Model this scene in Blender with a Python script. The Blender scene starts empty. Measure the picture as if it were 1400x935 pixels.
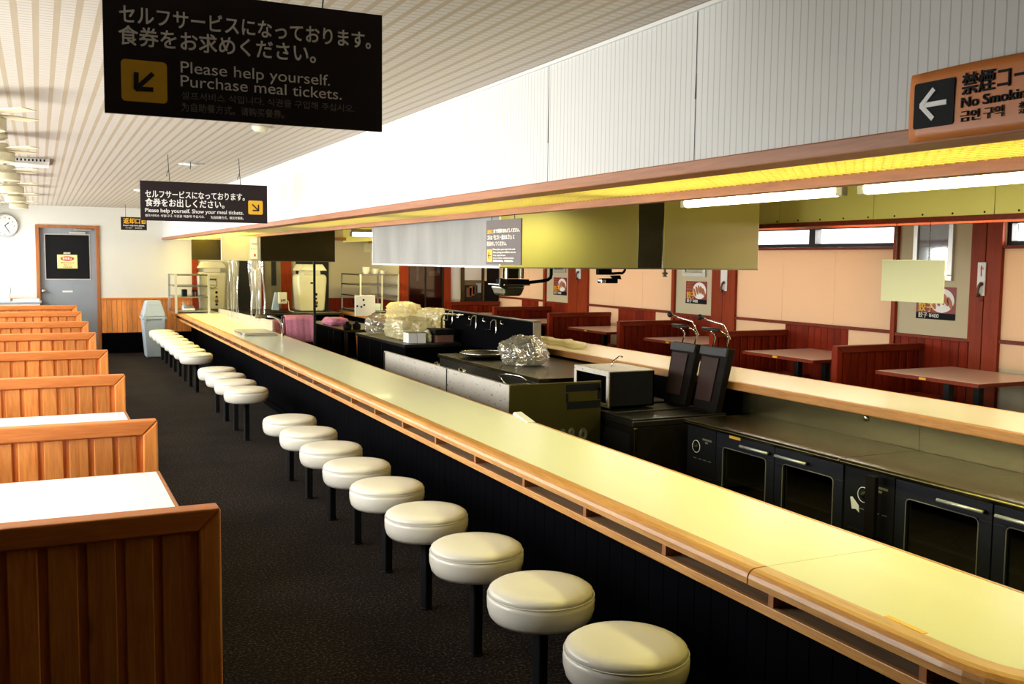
import bpy, bmesh, math, random
from mathutils import Vector, Matrix, noise
random.seed(7)
SC = bpy.context.scene
COL = SC.collection
PI = math.pi

# ------------------------------------------------------------------ camera
CAM_Z = 1.575
F_PX, PITCH, YAW, ROLL = 1339.24, -.0826849, .4494384, -.0112025
def cam_axes():
    cy, sy = math.cos(YAW), math.sin(YAW)
    fwd = Vector((sy*math.cos(PITCH), cy*math.cos(PITCH), math.sin(PITCH)))
    right = Vector((cy, -sy, 0)); down = fwd.cross(right)
    c, s = math.cos(ROLL), math.sin(ROLL)
    return c*right + s*down, -s*right + c*down, fwd
RIGHT, DOWN, FWD = cam_axes()
cam = bpy.data.cameras.new('camera'); camo = bpy.data.objects.new('camera', cam); COL.objects.link(camo)
cam.sensor_fit = 'HORIZONTAL'; cam.sensor_width = 36; cam.lens = F_PX/1400*36; cam.clip_start = .05; cam.clip_end = 100
m = Matrix.Identity(4)
for i, v in enumerate((RIGHT, -DOWN, -FWD)):
    for j in range(3): m[j][i] = v[j]
m.translation = (0, 0, CAM_Z)
camo.matrix_world = m
SC.camera = camo
def ray(px, py): return RIGHT*((px-700)/F_PX) + DOWN*((py-467.5)/F_PX) + FWD
O0 = Vector((0, 0, CAM_Z))
def aX(px, py, x): d = ray(px, py); return O0 + d*(x/d.x)           # the point of plane X seen at a pixel of the survey
def aY(px, py, y): d = ray(px, py); return O0 + d*(y/d.y)
def aZ(px, py, z): d = ray(px, py); return O0 + d*((z-CAM_Z)/d.z)

# ------------------------------------------------------------------ view + light
vs = SC.view_settings
vs.view_transform = 'Standard'; vs.look = 'None'; vs.gamma = 1; vs.use_curve_mapping = False
vs.exposure = 0.0
SC.cycles.use_denoising = True
SC.cycles.max_bounces = 8; SC.cycles.diffuse_bounces = 4; SC.cycles.glossy_bounces = 4
SC.cycles.transparent_max_bounces = 12; SC.cycles.transmission_bounces = 6
SC.cycles.sample_clamp_indirect = 6
W = bpy.data.worlds.new('world'); SC.world = W; W.use_nodes = True
bg = W.node_tree.nodes['Background']; bg.inputs[0].default_value = (.93, .97, 1, 1); bg.inputs[1].default_value = 3.0

def area(name, loc, direction, sx, sy, power, color, spread=PI):
    l = bpy.data.lights.new(name, 'AREA'); l.shape = 'RECTANGLE'; l.size = sx; l.size_y = sy
    l.energy = power; l.color = color; l.spread = spread
    o = bpy.data.objects.new(name, l); COL.objects.link(o); o.location = loc
    o.rotation_euler = Vector(direction).to_track_quat('-Z', 'Y').to_euler()
    return o
DAY = (1, .97, .93)
WIN_L = [(3.1, 4.4), (4.65, 6.15), (6.4, 7.9), (8.1, 9.75), (10.0, 11.45), (11.75, 13.6), (13.9, 15.3), (15.55, 16.9)]
for i, (y0, y1) in enumerate(WIN_L):
    area('daylight_left', (-1.12, (y0+y1)/2, 1.5), (1, 0, -.12), y1-y0, 1.15, (y1-y0)*1.15*PI*18.5, DAY)
WARM = (1, .72, .42)
for (y0, y1) in ((3.6, 5.6), (7.0, 9.2), (10.4, 12.7), (14.0, 15.4)):
    area('daylight_right', (7.75, (y0+y1)/2, 1.4), (-1, 0, 0), y1-y0, 1.0, (y1-y0)*PI*3.2, WARM)

for (y0, y1) in ((3.6, 5.6), (6.8, 9.0), (10.4, 12.4), (13.9, 15.4)):
    area('daylight_high', (7.345, (y0+y1)/2, 1.858), (-1, 0, -.05), y1-y0, .14, (y1-y0)*.14*PI*34, (1, .93, .88))
# fluorescent strips inside the near soffit, above its louvre
SOFF = (1, .91, .30)
for (y0, y1, pw) in ((.2, 3.6, 29), (3.8, 6.0, 10), (6.4, 9.0, 10), (11.5, 16.9, 150)):
    area('soffit_strip_light', (2.14, (y0+y1)/2, 2.05), (0, 0, -1), .36, y1-y0, pw, SOFF)

for (y0, y1, pw) in ((2.6, 5.4, 30), (5.8, 9.2, 22), (9.6, 14.5, 20)):
    area('soffit_strip_light', (5.05, (y0+y1)/2, 1.925), (0, 0, -1), .16, y1-y0, pw, (1, .86, .50))

# ------------------------------------------------------------------ materials
MAT = {}
def newmat(name):
    m = bpy.data.materials.new(name); m.use_nodes = True
    MAT[name] = m
    return m, m.node_tree.nodes, m.node_tree.links, m.node_tree.nodes['Principled BSDF']
def C4(c): return (c[0], c[1], c[2], 1)
def mat(name, col, rough=.5, metal=0, var=.08, scale=8, bump=0, bscale=60, spec=.5, coat=0, stretch=None):
    m, N, L, P = newmat(name)
    P.inputs['Roughness'].default_value = rough; P.inputs['Metallic'].default_value = metal
    P.inputs['Specular IOR Level'].default_value = spec; P.inputs['Coat Weight'].default_value = coat
    tc = N.new('ShaderNodeTexCoord'); src = tc.outputs['Object']
    if stretch:
        mp = N.new('ShaderNodeMapping'); mp.inputs['Scale'].default_value = stretch
        L.new(src, mp.inputs[0]); src = mp.outputs[0]
    no = N.new('ShaderNodeTexNoise'); no.inputs['Scale'].default_value = scale; no.inputs['Detail'].default_value = 4
    L.new(src, no.inputs['Vector'])
    mx = N.new('ShaderNodeMix'); mx.data_type = 'RGBA'
    mx.inputs[6].default_value = C4([max(0, c*(1-var)) for c in col]); mx.inputs[7].default_value = C4([min(1, c*(1+var)) for c in col])
    L.new(no.outputs[0], mx.inputs[0]); L.new(mx.outputs[2], P.inputs['Base Color'])
    if bump:
        n2 = N.new('ShaderNodeTexNoise'); n2.inputs['Scale'].default_value = bscale; L.new(src, n2.inputs['Vector'])
        b = N.new('ShaderNodeBump'); b.inputs['Strength'].default_value = bump; b.inputs['Distance'].default_value = .01
        L.new(n2.outputs[0], b.inputs['Height']); L.new(b.outputs[0], P.inputs['Normal'])
    return m
def wood(name, dark, light, axis='z', rough=.45, ring=26, knots=False, island=.22, coat=.15, spec=.4):
    m, N, L, P = newmat(name)
    P.inputs['Roughness'].default_value = rough; P.inputs['Specular IOR Level'].default_value = spec; P.inputs['Coat Weight'].default_value = coat; P.inputs['Coat Roughness'].default_value = .25
    tc = N.new('ShaderNodeTexCoord'); geo = N.new('ShaderNodeNewGeometry')
    off = N.new('ShaderNodeVectorMath'); off.operation = 'MULTIPLY_ADD'
    comb = N.new('ShaderNodeCombineXYZ')
    for k in range(3): L.new(geo.outputs['Random Per Island'], comb.inputs[k])
    L.new(comb.outputs[0], off.inputs[0]); off.inputs[1].default_value = (7, 13, 5); L.new(tc.outputs['Object'], off.inputs[2])
    mp = N.new('ShaderNodeMapping'); s = {'x': (.07, 1, 1), 'y': (1, .07, 1), 'z': (1, 1, .07)}[axis]
    mp.inputs['Scale'].default_value = s; L.new(off.outputs[0], mp.inputs[0])
    n1 = N.new('ShaderNodeTexNoise'); n1.inputs['Scale'].default_value = ring; n1.inputs['Detail'].default_value = 6; n1.inputs['Roughness'].default_value = .65
    n1.inputs['Distortion'].default_value = .8; L.new(mp.outputs[0], n1.inputs['Vector'])
    n2 = N.new('ShaderNodeTexNoise'); n2.inputs['Scale'].default_value = ring*7; n2.inputs['Detail'].default_value = 2; L.new(mp.outputs[0], n2.inputs['Vector'])
    add = N.new('ShaderNodeMath'); add.operation = 'MULTIPLY_ADD'; L.new(n2.outputs[0], add.inputs[0]); add.inputs[1].default_value = .35; L.new(n1.outputs[0], add.inputs[2])
    r = N.new('ShaderNodeValToRGB'); r.color_ramp.elements[0].position = .45; r.color_ramp.elements[0].color = C4(dark)
    r.color_ramp.elements[1].position = .85; r.color_ramp.elements[1].color = C4(light); L.new(add.outputs[0], r.inputs[0])
    hs = N.new('ShaderNodeHueSaturation'); mr = N.new('ShaderNodeMapRange'); mr.inputs[3].default_value = 1-island; mr.inputs[4].default_value = 1+island
    L.new(geo.outputs['Random Per Island'], mr.inputs[0]); L.new(mr.outputs[0], hs.inputs['Value']); L.new(r.outputs[0], hs.inputs['Color'])
    outc = hs.outputs[0]
    if knots:
        v = N.new('ShaderNodeTexVoronoi'); v.inputs['Scale'].default_value = 3.2
        mk = N.new('ShaderNodeMapping'); mk.inputs['Scale'].default_value = {'x': (.5, 1, 1), 'y': (1, .5, 1), 'z': (1, 1, .5)}[axis]
        L.new(off.outputs[0], mk.inputs[0]); L.new(mk.outputs[0], v.inputs['Vector'])
        kr = N.new('ShaderNodeMapRange'); kr.inputs[1].default_value = .03; kr.inputs[2].default_value = .085; kr.inputs[3].default_value = .75; kr.inputs[4].default_value = 0
        L.new(v.outputs['Distance'], kr.inputs[0])
        mx = N.new('ShaderNodeMix'); mx.data_type = 'RGBA'; mx.inputs[7].default_value = C4([c*.25 for c in dark])
        L.new(kr.outputs[0], mx.inputs[0]); L.new(outc, mx.inputs[6]); outc = mx.outputs[2]
    L.new(outc, P.inputs['Base Color'])
    b = N.new('ShaderNodeBump'); b.inputs['Strength'].default_value = .12; b.inputs['Distance'].default_value = .004
    L.new(add.outputs[0], b.inputs['Height']); L.new(b.outputs[0], P.inputs['Normal'])
    return m
def emit(name, col, strength):
    m, N, L, P = newmat(name)
    P.inputs['Base Color'].default_value = C4(col); P.inputs['Emission Color'].default_value = C4(col); P.inputs['Emission Strength'].default_value = strength
    return m
def clear(name, tint=(1, 1, 1), gloss=.12, rough=.05, diffuse=0, dcol=(1, 1, 1)):
    m, N, L, P = newmat(name); N.remove(P); out = N['Material Output']
    t = N.new('ShaderNodeBsdfTransparent'); t.inputs[0].default_value = C4(tint)
    g = N.new('ShaderNodeBsdfGlossy'); g.inputs['Roughness'].default_value = rough
    lw = N.new('ShaderNodeLayerWeight'); lw.inputs[0].default_value = .35
    ma = N.new('ShaderNodeMath'); ma.operation = 'MULTIPLY_ADD'; L.new(lw.outputs['Facing'], ma.inputs[0]); ma.inputs[1].default_value = .5; ma.inputs[2].default_value = gloss
    mx = N.new('ShaderNodeMixShader'); L.new(ma.outputs[0], mx.inputs[0]); L.new(t.outputs[0], mx.inputs[1]); L.new(g.outputs[0], mx.inputs[2])
    s = mx.outputs[0]
    if diffuse:
        d = N.new('ShaderNodeBsdfDiffuse'); d.inputs[0].default_value = C4(dcol)
        tl = N.new('ShaderNodeBsdfTranslucent'); tl.inputs[0].default_value = C4(dcol)
        m0 = N.new('ShaderNodeMixShader'); m0.inputs[0].default_value = .4; L.new(d.outputs[0], m0.inputs[1]); L.new(tl.outputs[0], m0.inputs[2])
        m2 = N.new('ShaderNodeMixShader'); m2.inputs[0].default_value = diffuse; L.new(s, m2.inputs[1]); L.new(m0.outputs[0], m2.inputs[2]); s = m2.outputs[0]
    L.new(s, out.inputs[0])
    return m
def grooves(name, base, line, axes, rough=.6):
    """axes: list of (axis index, pitch, line share, mode); lines across the surface at a fixed pitch"""
    m, N, L, P = newmat(name); P.inputs['Roughness'].default_value = rough
    tc = N.new('ShaderNodeTexCoord'); sp = N.new('ShaderNodeSeparateXYZ'); L.new(tc.outputs['Object'], sp.inputs[0])
    cur = None
    for (ax, pitch, share, colr) in axes:
        a = N.new('ShaderNodeMath'); a.operation = 'DIVIDE'; L.new(sp.outputs[ax], a.inputs[0]); a.inputs[1].default_value = pitch
        f = N.new('ShaderNodeMath'); f.operation = 'FRACT'; L.new(a.outputs[0], f.inputs[0])
        l = N.new('ShaderNodeMath'); l.operation = 'LESS_THAN'; L.new(f.outputs[0], l.inputs[0]); l.inputs[1].default_value = share
        mx = N.new('ShaderNodeMix'); mx.data_type = 'RGBA'; mx.inputs[7].default_value = C4(colr)
        L.new(l.outputs[0], mx.inputs[0])
        if cur is None: mx.inputs[6].default_value = C4(base)
        else: L.new(cur, mx.inputs[6])
        cur = mx.outputs[2]
    L.new(cur, P.inputs['Base Color'])
    return m

mat('white_wall', (.74, .73, .67), .8, var=.03, scale=3)
mat('cream_wall', (.58, .50, .33), .8, var=.05, scale=2)
mat('door_grey', (.27, .30, .34), .5, var=.04)
mat('black_matte', (.007, .007, .008), .65, spec=.15)
mat('black_base', (.0016, .0016, .0025), .7, spec=.015, var=.2)
mat('light_absorber', (.045, .022, .012), .6)  # only for the added unseen surfaces that soak up stray light
mat('black_metal', (.008, .008, .009), .45, spec=.3)
mat('dark_iron', (.008, .006, .005), .6, var=.4, scale=12, spec=.06)
mat('sign_black', (.020, .012, .013), .6, spec=.25, var=.02)
mat('sign_grey', (.085, .065, .075), .5, var=.02)
mat('sign_white', (.90, .88, .85), .6, var=.01)
mat('sign_yellow', (.85, .47, .02), .5, var=.02)
mat('sign_orange', (.62, .19, .035), .45, var=.03)
mat('white_plastic', (.80, .80, .77), .4, var=.02)
mat('grey_plastic', (.40, .47, .53), .45, var=.04)
mat('cream_plastic', (.66, .62, .44), .35, var=.03, coat=.3)
mat('beige_metal', (.52, .48, .35), .45, var=.04)
mat('sign_dim', (.20, .18, .17), .6, var=.02)
mat('fan_cream', (.70, .64, .44), .4, var=.04)
mat('vinyl', (.80, .76, .66), .33, var=.05, scale=5, bump=.08, bscale=14, coat=.15)
mat('counter_top', (.82, .84, .64), .24, var=.03, scale=2, spec=.4, coat=.08)
mat('counter_pale', (.80, .74, .55), .25, var=.03, scale=2, coat=.2)
mat('white_laminate', (.86, .85, .82), .35, var=.02)
mat('pink_laminate', (.84, .60, .52), .3, var=.04, coat=.3)
mat('steel', (.40, .39, .36), .26, 1, var=.12, scale=5, bump=.12, bscale=3.5)
mat('hood_steel', (.62, .57, .30), .36, 1, var=.10, scale=3, bump=.08, bscale=3)
mat('ledge_board', (.40, .34, .27), .6)
mat('steel_olive', (.21, .19, .06), .36, 1, var=.15, scale=4)
mat('lid_brown', (.035, .017, .014), .5, var=.3, spec=.1)
mat('hood_side', (.22, .215, .205), .48, 1, var=.45, scale=4, stretch=(1, 1, .25), bump=.2, bscale=2.5)  # vertical streaks put reflections into the colour; base darkened against window glare
mat('steel_brushed', (.115, .095, .042), .27, 1, var=.12, scale=4, stretch=(8, 1, 8))
sw_ = mat('steel_worn', (.60, .545, .47), .45, .45, var=.12, scale=6, bump=.1, bscale=30)
_N, _L = sw_.node_tree.nodes, sw_.node_tree.links; _P = _N['Principled BSDF']
_n = _N.new('ShaderNodeTexNoise'); _n.inputs['Scale'].default_value = 22; _n.inputs['Detail'].default_value = 3
_tc = _N.new('ShaderNodeTexCoord'); _mp = _N.new('ShaderNodeMapping'); _mp.inputs['Scale'].default_value = (1, 1, 1.8); _L.new(_tc.outputs['Object'], _mp.inputs[0]); _L.new(_mp.outputs[0], _n.inputs['Vector'])
_r = _N.new('ShaderNodeMapRange'); _r.inputs[1].default_value = .64; _r.inputs[2].default_value = .70; _L.new(_n.outputs[0], _r.inputs[0])
_m = _N.new('ShaderNodeMix'); _m.data_type = 'RGBA'; _m.inputs[7].default_value = (.16, .13, .09, 1); _L.new(_r.outputs[0], _m.inputs[0])
_L.new(_P.inputs['Base Color'].links[0].from_socket, _m.inputs[6]); _L.new(_m.outputs[2], _P.inputs['Base Color'])
mat('steel_dark', (.06, .055, .045), .35, .9, var=.3, scale=6)
mat('chrome', (.75, .75, .73), .12, 1, var=.02)
mat('fridge_black', (.014, .015, .022), .38, .3, var=.2)
mat('seal_grey', (.15, .145, .125), .6, spec=.2)
mat('red_vinyl', (.33, .045, .025), .4, var=.1)
mat('pink_cloth', (.62, .22, .31), .9, var=.2, scale=40, bump=.4, bscale=120)
mat('orange_brown', (.42, .13, .03), .6, var=.2)
mat('brown_box', (.17, .075, .045), .6, var=.2)
mat('paper_yellow', (.86, .74, .30), .7, var=.04)
mat('paper_cream', (.74, .73, .46), .6, var=.02)
mat('red_print', (.55, .03, .03), .5)
mat('poster_red', (.25, .02, .015), .45)
mat('poster_food', (.42, .13, .05), .5, var=.5, scale=60)
mat('poster_blue', (.03, .05, .09), .35, var=.9, scale=18)
mat('silver_frame', (.62, .62, .60), .35, .5)
mat('kitchen_floor', (.035, .028, .022), .5, var=.3)
mat('yellow_board', (.90, .81, .20), .6, var=.05, scale=3)
mat('dark_room', (.010, .009, .008), .7)
mat('olive_wall', (.20, .17, .09), .7, var=.06)
mat('wire', (.05, .05, .05), .5)
grooves('ceiling_sheet', (.55, .50, .445), None, [(1, .04, .22, (.43, .385, .31)), (0, .063, .33, (.41, .335, .235))])
grooves('soffit_sheet', (.66, .65, .62), None, [(1, .0285, .13, (.45, .43, .40))])
mat('louvre', (.86, .76, .34), .5, var=.02)
wood('pine_board', (.58, .16, .028), (.88, .345, .085), 'z', knots=True)
wood('pine_rail', (.54, .145, .027), (.74, .25, .058), 'x', island=.1)
wood('dim_red_board', (.14, .010, .002), (.25, .022, .004), 'z', knots=True, rough=.55, coat=.02, spec=.15)  # same wood as the pine boards, the right side's dimness put into its colour
wood('dim_red_rail', (.14, .015, .004), (.24, .032, .008), 'x', island=.08, coat=.03, spec=.2)  # pine rail wood with the dim right side put into its colour
wood('trim_wood', (.26, .085, .030), (.40, .15, .055), 'y', island=.1)
wood('post_wood', (.21, .024, .005), (.31, .044, .009), 'z', island=.12, coat=.02, spec=.15)
wood('oak_edge', (.42, .17, .035), (.66, .33, .09), 'y', ring=40, island=.06, coat=.4)
wood('oak_shaded', (.30, .12, .025), (.48, .22, .055), 'y', ring=40, island=.06, coat=.2)  # the same oak as the near edge, its dimmer light put into the colour
wood('shelf_wood', (.20, .12, .065), (.36, .24, .15), 'y', ring=30, island=.1)
wood('frame_wood', (.30, .10, .03), (.44, .16, .05), 'z', island=.1)
clear('pane', (.95, .97, .97), .06)
clear('dark_pane', (.55, .55, .55), .10)
clear('plastic_wrap', (.97, .96, .92), .20, .10, .14, (.90, .86, .70))
clear('wrap_milky', (.95, .93, .85), .22, .16, .62, (.92, .84, .52))
clear('vinyl_strip', (.96, .97, .97), .30, .10, .22, (.85, .88, .90))
# carpet
m, N, L, P = newmat('carpet'); P.inputs['Roughness'].default_value = .95; P.inputs['Specular IOR Level'].default_value = .15
tc = N.new('ShaderNodeTexCoord'); n1 = N.new('ShaderNodeTexNoise'); n1.inputs['Scale'].default_value = 85; n1.inputs['Detail'].default_value = 3
n2 = N.new('ShaderNodeTexNoise'); n2.inputs['Scale'].default_value = 2.2; n2.inputs['Detail'].default_value = 5
L.new(tc.outputs['Object'], n1.inputs['Vector']); L.new(tc.outputs['Object'], n2.inputs['Vector'])
r = N.new('ShaderNodeValToRGB'); e = r.color_ramp.elements; e[0].position = .40; e[0].color = (.003, .002, .0015, 1); e[1].position = .70; e[1].color = (.085, .060, .045, 1)
x = e.new(.55); x.color = (.014, .0088, .006, 1); L.new(n1.outputs[0], r.inputs[0])
mr = N.new('ShaderNodeMapRange'); mr.inputs[1].default_value = .3; mr.inputs[2].default_value = .7; mr.inputs[3].default_value = .65; mr.inputs[4].default_value = 1.25
L.new(n2.outputs[0], mr.inputs[0]); hs = N.new('ShaderNodeHueSaturation'); L.new(r.outputs[0], hs.inputs['Color']); L.new(mr.outputs[0], hs.inputs['Value']); L.new(hs.outputs[0], P.inputs['Base Color'])
b = N.new('ShaderNodeBump'); b.inputs['Strength'].default_value = .5; b.inputs['Distance'].default_value = .01; L.new(n1.outputs[0], b.inputs['Height']); L.new(b.outputs[0], P.inputs['Normal'])
# translucent window shade
m, N, L, P = newmat('shade_cloth'); N.remove(P); out = N['Material Output']
d = N.new('ShaderNodeBsdfDiffuse'); d.inputs[0].default_value = (.62, .53, .40, 1); t = N.new('ShaderNodeBsdfTranslucent'); t.inputs[0].default_value = (.85, .62, .42, 1)
mx = N.new('ShaderNodeMixShader'); mx.inputs[0].default_value = .35; L.new(d.outputs[0], mx.inputs[1]); L.new(t.outputs[0], mx.inputs[2]); L.new(mx.outputs[0], out.inputs[0])
emit('tube_light', (1, .93, .55), 9.0)

# ------------------------------------------------------------------ mesh helpers
def base_of(o):
    v = Vector((0, 0, 0))
    while o: v = v + o.location; o = o.parent
    return v
class MB:
    def __init__(s): s.bm = bmesh.new()
    def box(s, x0, x1, y0, y1, z0, z1):
        x0, x1 = min(x0, x1), max(x0, x1); y0, y1 = min(y0, y1), max(y0, y1); z0, z1 = min(z0, z1), max(z0, z1)
        v = [s.bm.verts.new(p) for p in ((x0,y0,z0),(x1,y0,z0),(x1,y1,z0),(x0,y1,z0),(x0,y0,z1),(x1,y0,z1),(x1,y1,z1),(x0,y1,z1))]
        for f in ((3,2,1,0),(4,5,6,7),(0,1,5,4),(1,2,6,5),(2,3,7,6),(3,0,4,7)): s.bm.faces.new([v[k] for k in f])
        return s
    def hexa(s, bot, top):
        v = [s.bm.verts.new(p) for p in list(bot)+list(top)]; n = len(bot)
        s.bm.faces.new(v[:n][::-1]); s.bm.faces.new(v[n:])
        for k in range(n): s.bm.faces.new([v[k], v[(k+1) % n], v[n+(k+1) % n], v[n+k]])
        return s
    def prism(s, pts, vec):
        vec = Vector(vec); return s.hexa([Vector(p) for p in pts], [Vector(p)+vec for p in pts])
    def tube(s, pts, r, seg=8, closed=False):
        pts = [Vector(p) for p in pts]; n = len(pts); rings = []; prev = None
        for k, p in enumerate(pts):
            if closed: d = pts[(k+1) % n]-pts[k-1]
            elif k == 0: d = pts[1]-p
            elif k == n-1: d = p-pts[k-1]
            else: d = (pts[k+1]-p).normalized()+(p-pts[k-1]).normalized()
            d.normalize()
            u = prev-d*prev.dot(d) if prev is not None else d.orthogonal()
            if u.length < 1e-5: u = d.orthogonal()
            u.normalize(); prev = u; w = d.cross(u)
            rr = r[k] if isinstance(r, (list, tuple)) else r
            rings.append([s.bm.verts.new(p+(u*math.cos(2*PI*a/seg)+w*math.sin(2*PI*a/seg))*rr) for a in range(seg)])
        for k in range(n if closed else n-1):
            A, B = rings[k], rings[(k+1) % n]
            for a in range(seg): s.bm.faces.new([A[a], A[(a+1) % seg], B[(a+1) % seg], B[a]])
        if not closed: s.bm.faces.new(rings[0][::-1]); s.bm.faces.new(rings[-1])
        return s
    def cyl(s, p0, p1, r, seg=20): return s.tube([p0, p1], r, seg)
    def lathe(s, prof, c=(0, 0, 0), seg=32, axis='z'):
        c = Vector(c); rings = []
        for (r, z) in prof:
            ring = []
            for a in range(seg):
                t = 2*PI*a/seg; p = Vector((r*math.cos(t), r*math.sin(t), z))
                if axis == 'y': p = Vector((p.x, -p.z, p.y))
                if axis == 'x': p = Vector((-p.z, p.x, p.y))
                ring.append(s.bm.verts.new(c+p))
            rings.append(ring)
        for A, B in zip(rings, rings[1:]):
            for a in range(seg): s.bm.faces.new([A[a], A[(a+1) % seg], B[(a+1) % seg], B[a]])
        s.bm.faces.new(rings[0][::-1]); s.bm.faces.new(rings[-1])
        return s
    def grid(s, fn, nu, nv):
        V = [[s.bm.verts.new(fn(i/nu, j/nv)) for j in range(nv+1)] for i in range(nu+1)]
        for i in range(nu):
            for j in range(nv): s.bm.faces.new([V[i][j], V[i+1][j], V[i+1][j+1], V[i][j+1]])
        return s
    def build(s, name, m, parent=None, bevel=0, smooth=False, seg=2, solid=0, sub=0):
        bmesh.ops.recalc_face_normals(s.bm, faces=s.bm.faces)
        me = bpy.data.meshes.new(name)
        if parent is not None: bmesh.ops.translate(s.bm, verts=s.bm.verts, vec=-base_of(parent))
        s.bm.to_mesh(me); s.bm.free()
        me.materials.append(MAT[m])
        if smooth: me.polygons.foreach_set('use_smooth', [True]*len(me.polygons))
        o = bpy.data.objects.new(name, me); COL.objects.link(o)
        if parent is not None: o.parent = parent
        if solid: md = o.modifiers.new('solid', 'SOLIDIFY'); md.thickness = solid; md.offset = 0
        if bevel:
            md = o.modifiers.new('bevel', 'BEVEL'); md.width = bevel; md.segments = seg; md.limit_method = 'ANGLE'; md.angle_limit = math.radians(40)
            md.harden_normals = False
        if sub: md = o.modifiers.new('sub', 'SUBSURF'); md.levels = sub; md.render_levels = sub
        return o
def tag(o, label, cat, group=None, kind=None):
    if label: o['label'] = label
    if cat: o['category'] = cat
    if group: o['group'] = group
    if kind: o['kind'] = kind
    return o
def thing(name, label, cat, loc=(0, 0, 0), group=None):
    o = bpy.data.objects.new(name, None); COL.objects.link(o); o.location = loc; o.empty_display_size = .1
    return tag(o, label, cat, group)
def copy_tree(o, parent=None):
    c = o.copy(); COL.objects.link(c)
    if parent is not None: c.parent = parent
    for ch in [q for q in bpy.data.objects if q.parent == o]: copy_tree(ch, c)
    return c
def struct(name, mb, m, bevel=0, parent=None, smooth=False):
    o = mb.build(name, m, parent, bevel, smooth)
    if parent is None: o['kind'] = 'structure'
    return o
def lettering(s, m, parent, origin, width=None, height=.05, facing='y', bold=0, depth=.0015, align='LEFT', name='lettering'):
    """a line of writing as its own thin mesh; origin = left end of the baseline; facing 'y' looks along -Y, 'x' along -X"""
    cu = bpy.data.curves.new('t', 'FONT'); cu.body = s; cu.size = height; cu.extrude = depth/2; cu.align_x = align
    o = bpy.data.objects.new('t', cu); COL.objects.link(o); bpy.context.view_layer.update()
    me = bpy.data.meshes.new_from_object(o.evaluated_get(bpy.context.evaluated_depsgraph_get()))
    bpy.data.objects.remove(o); me.name = name
    xs = [v.co.x for v in me.vertices]
    if not xs: return None
    k = width/(max(xs)-min(xs)) if width else 1
    x0 = min(xs) if align == 'LEFT' else 0
    org = Vector(origin)-base_of(parent)
    for v in me.vertices:
        a, b, c = (v.co.x-x0)*k, v.co.y, v.co.z
        v.co = org+(Vector((a, -c, b)) if facing == 'y' else Vector((-c, -a, b)))
    if bold:
        bm = bmesh.new(); bm.from_mesh(me); src = list(bm.verts)+list(bm.edges)+list(bm.faces)
        for nb, (da, db) in enumerate(((1, 0), (0, 1), (1, 1), (.5, .5))):
            g = bmesh.ops.duplicate(bm, geom=src)['geom']; vv = [e_ for e_ in g if isinstance(e_, bmesh.types.BMVert)]
            bmesh.ops.translate(bm, verts=vv, vec=(bold*da, -.00025*(nb+1), bold*db) if facing == 'y' else (-.00025*(nb+1), -bold*da, bold*db))
        bm.to_mesh(me); bm.free()
    me.materials.clear(); me.materials.append(MAT[m])
    q = bpy.data.objects.new(name, me); COL.objects.link(q); q.parent = parent
    return q

# ------------------------------------------------------------------ room shell
BY = 17.15      # back wall of the aisle and kitchen
RY = 15.55      # back wall of the right-hand dining side
RX = 7.25       # right wall face
LX = -.85       # left wall face
CZ = 2.36
struct('floor', MB().box(LX, 2.2, -3, BY, -.1, 0).box(4.78, RX, -3, RY, -.1, 0), 'carpet')
struct('floor_kitchen', MB().box(2.2, 4.78, -3, BY, -.35, -.25), 'kitchen_floor')
struct('ceiling', MB().box(LX-.3, RX+.3, -3.1, BY+.2, CZ, CZ+.12), 'ceiling_sheet')
w = MB()
w.box(LX-.12, LX, -3, BY, -.1, .92).box(LX-.12, LX, -3, BY, 2.06, CZ)
edges = [-3]+[e for p in WIN_L for e in p]+[BY]
for a, b in zip(edges[::2], edges[1::2]): w.box(LX-.12, LX, a, b, .92, 2.06)
struct('wall_left', w, 'white_wall')
for i, (a, b) in enumerate(WIN_L):
    f = MB()
    for (p, q) in ((a, a+.04), (b-.04, b), ((a+b)/2-.02, (a+b)/2+.02)): f.box(LX-.09, LX-.03, p, q, .92, 2.06)
    f.box(LX-.09, LX-.03, a, b, .92, .96).box(LX-.09, LX-.03, a, b, 2.02, 2.06)
    wo = struct('window_%d' % (i+1), f, 'silver_frame')
    MB().box(LX-.062, LX-.058, a+.04, b-.04, .96, 2.02).build('pane', 'pane', wo)
DX0, DX1, DZ = -.045, .885, 2.06
struct('wall_back', MB().box(LX-.12, DX0, BY, BY+.15, -.1, CZ).box(DX1, 5.47, BY, BY+.15, -.35, CZ).box(DX0, DX1, BY, BY+.15, DZ, CZ).box(5.42, 5.52, RY, BY, -.35, CZ)
       .box(5.52, RX+.12, RY, RY+.12, -.1, CZ), 'white_wall')
struct('light_blocker_front', MB().box(LX-.12, RX+.12, -1.3, -1.2, -.35, CZ), 'light_absorber')  # unseen dark wall, set close behind the camera to cut light
struct('light_blocker_left', MB().box(LX, LX+.02, -1.2, 3.0, 0, CZ), 'light_absorber')  # unseen dark sheet, added to stop bounce onto the nearest partition
# the yellowish part of the kitchen's back wall
# back wall wainscot right of the door
wb = MB(); x = DX1+.01
while x < 2.3: wb.box(x, x+.072, BY-.014, BY, .335, .875); x += .077
struct('wainscot_back', wb, 'pine_board', .003)
struct('trim_1', MB().box(DX1, 2.33, BY-.03, BY, .875, .905).box(LX, DX0, BY-.03, BY, .875, .905), 'pine_rail')
struct('baseboard_back', MB().box(DX1, 2.33, BY-.02, BY, 0, .335), 'black_base')
struct('trim_2', MB().box(2.30, 2.40, BY-.06, BY, .7, 1.84), 'post_wood')
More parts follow.
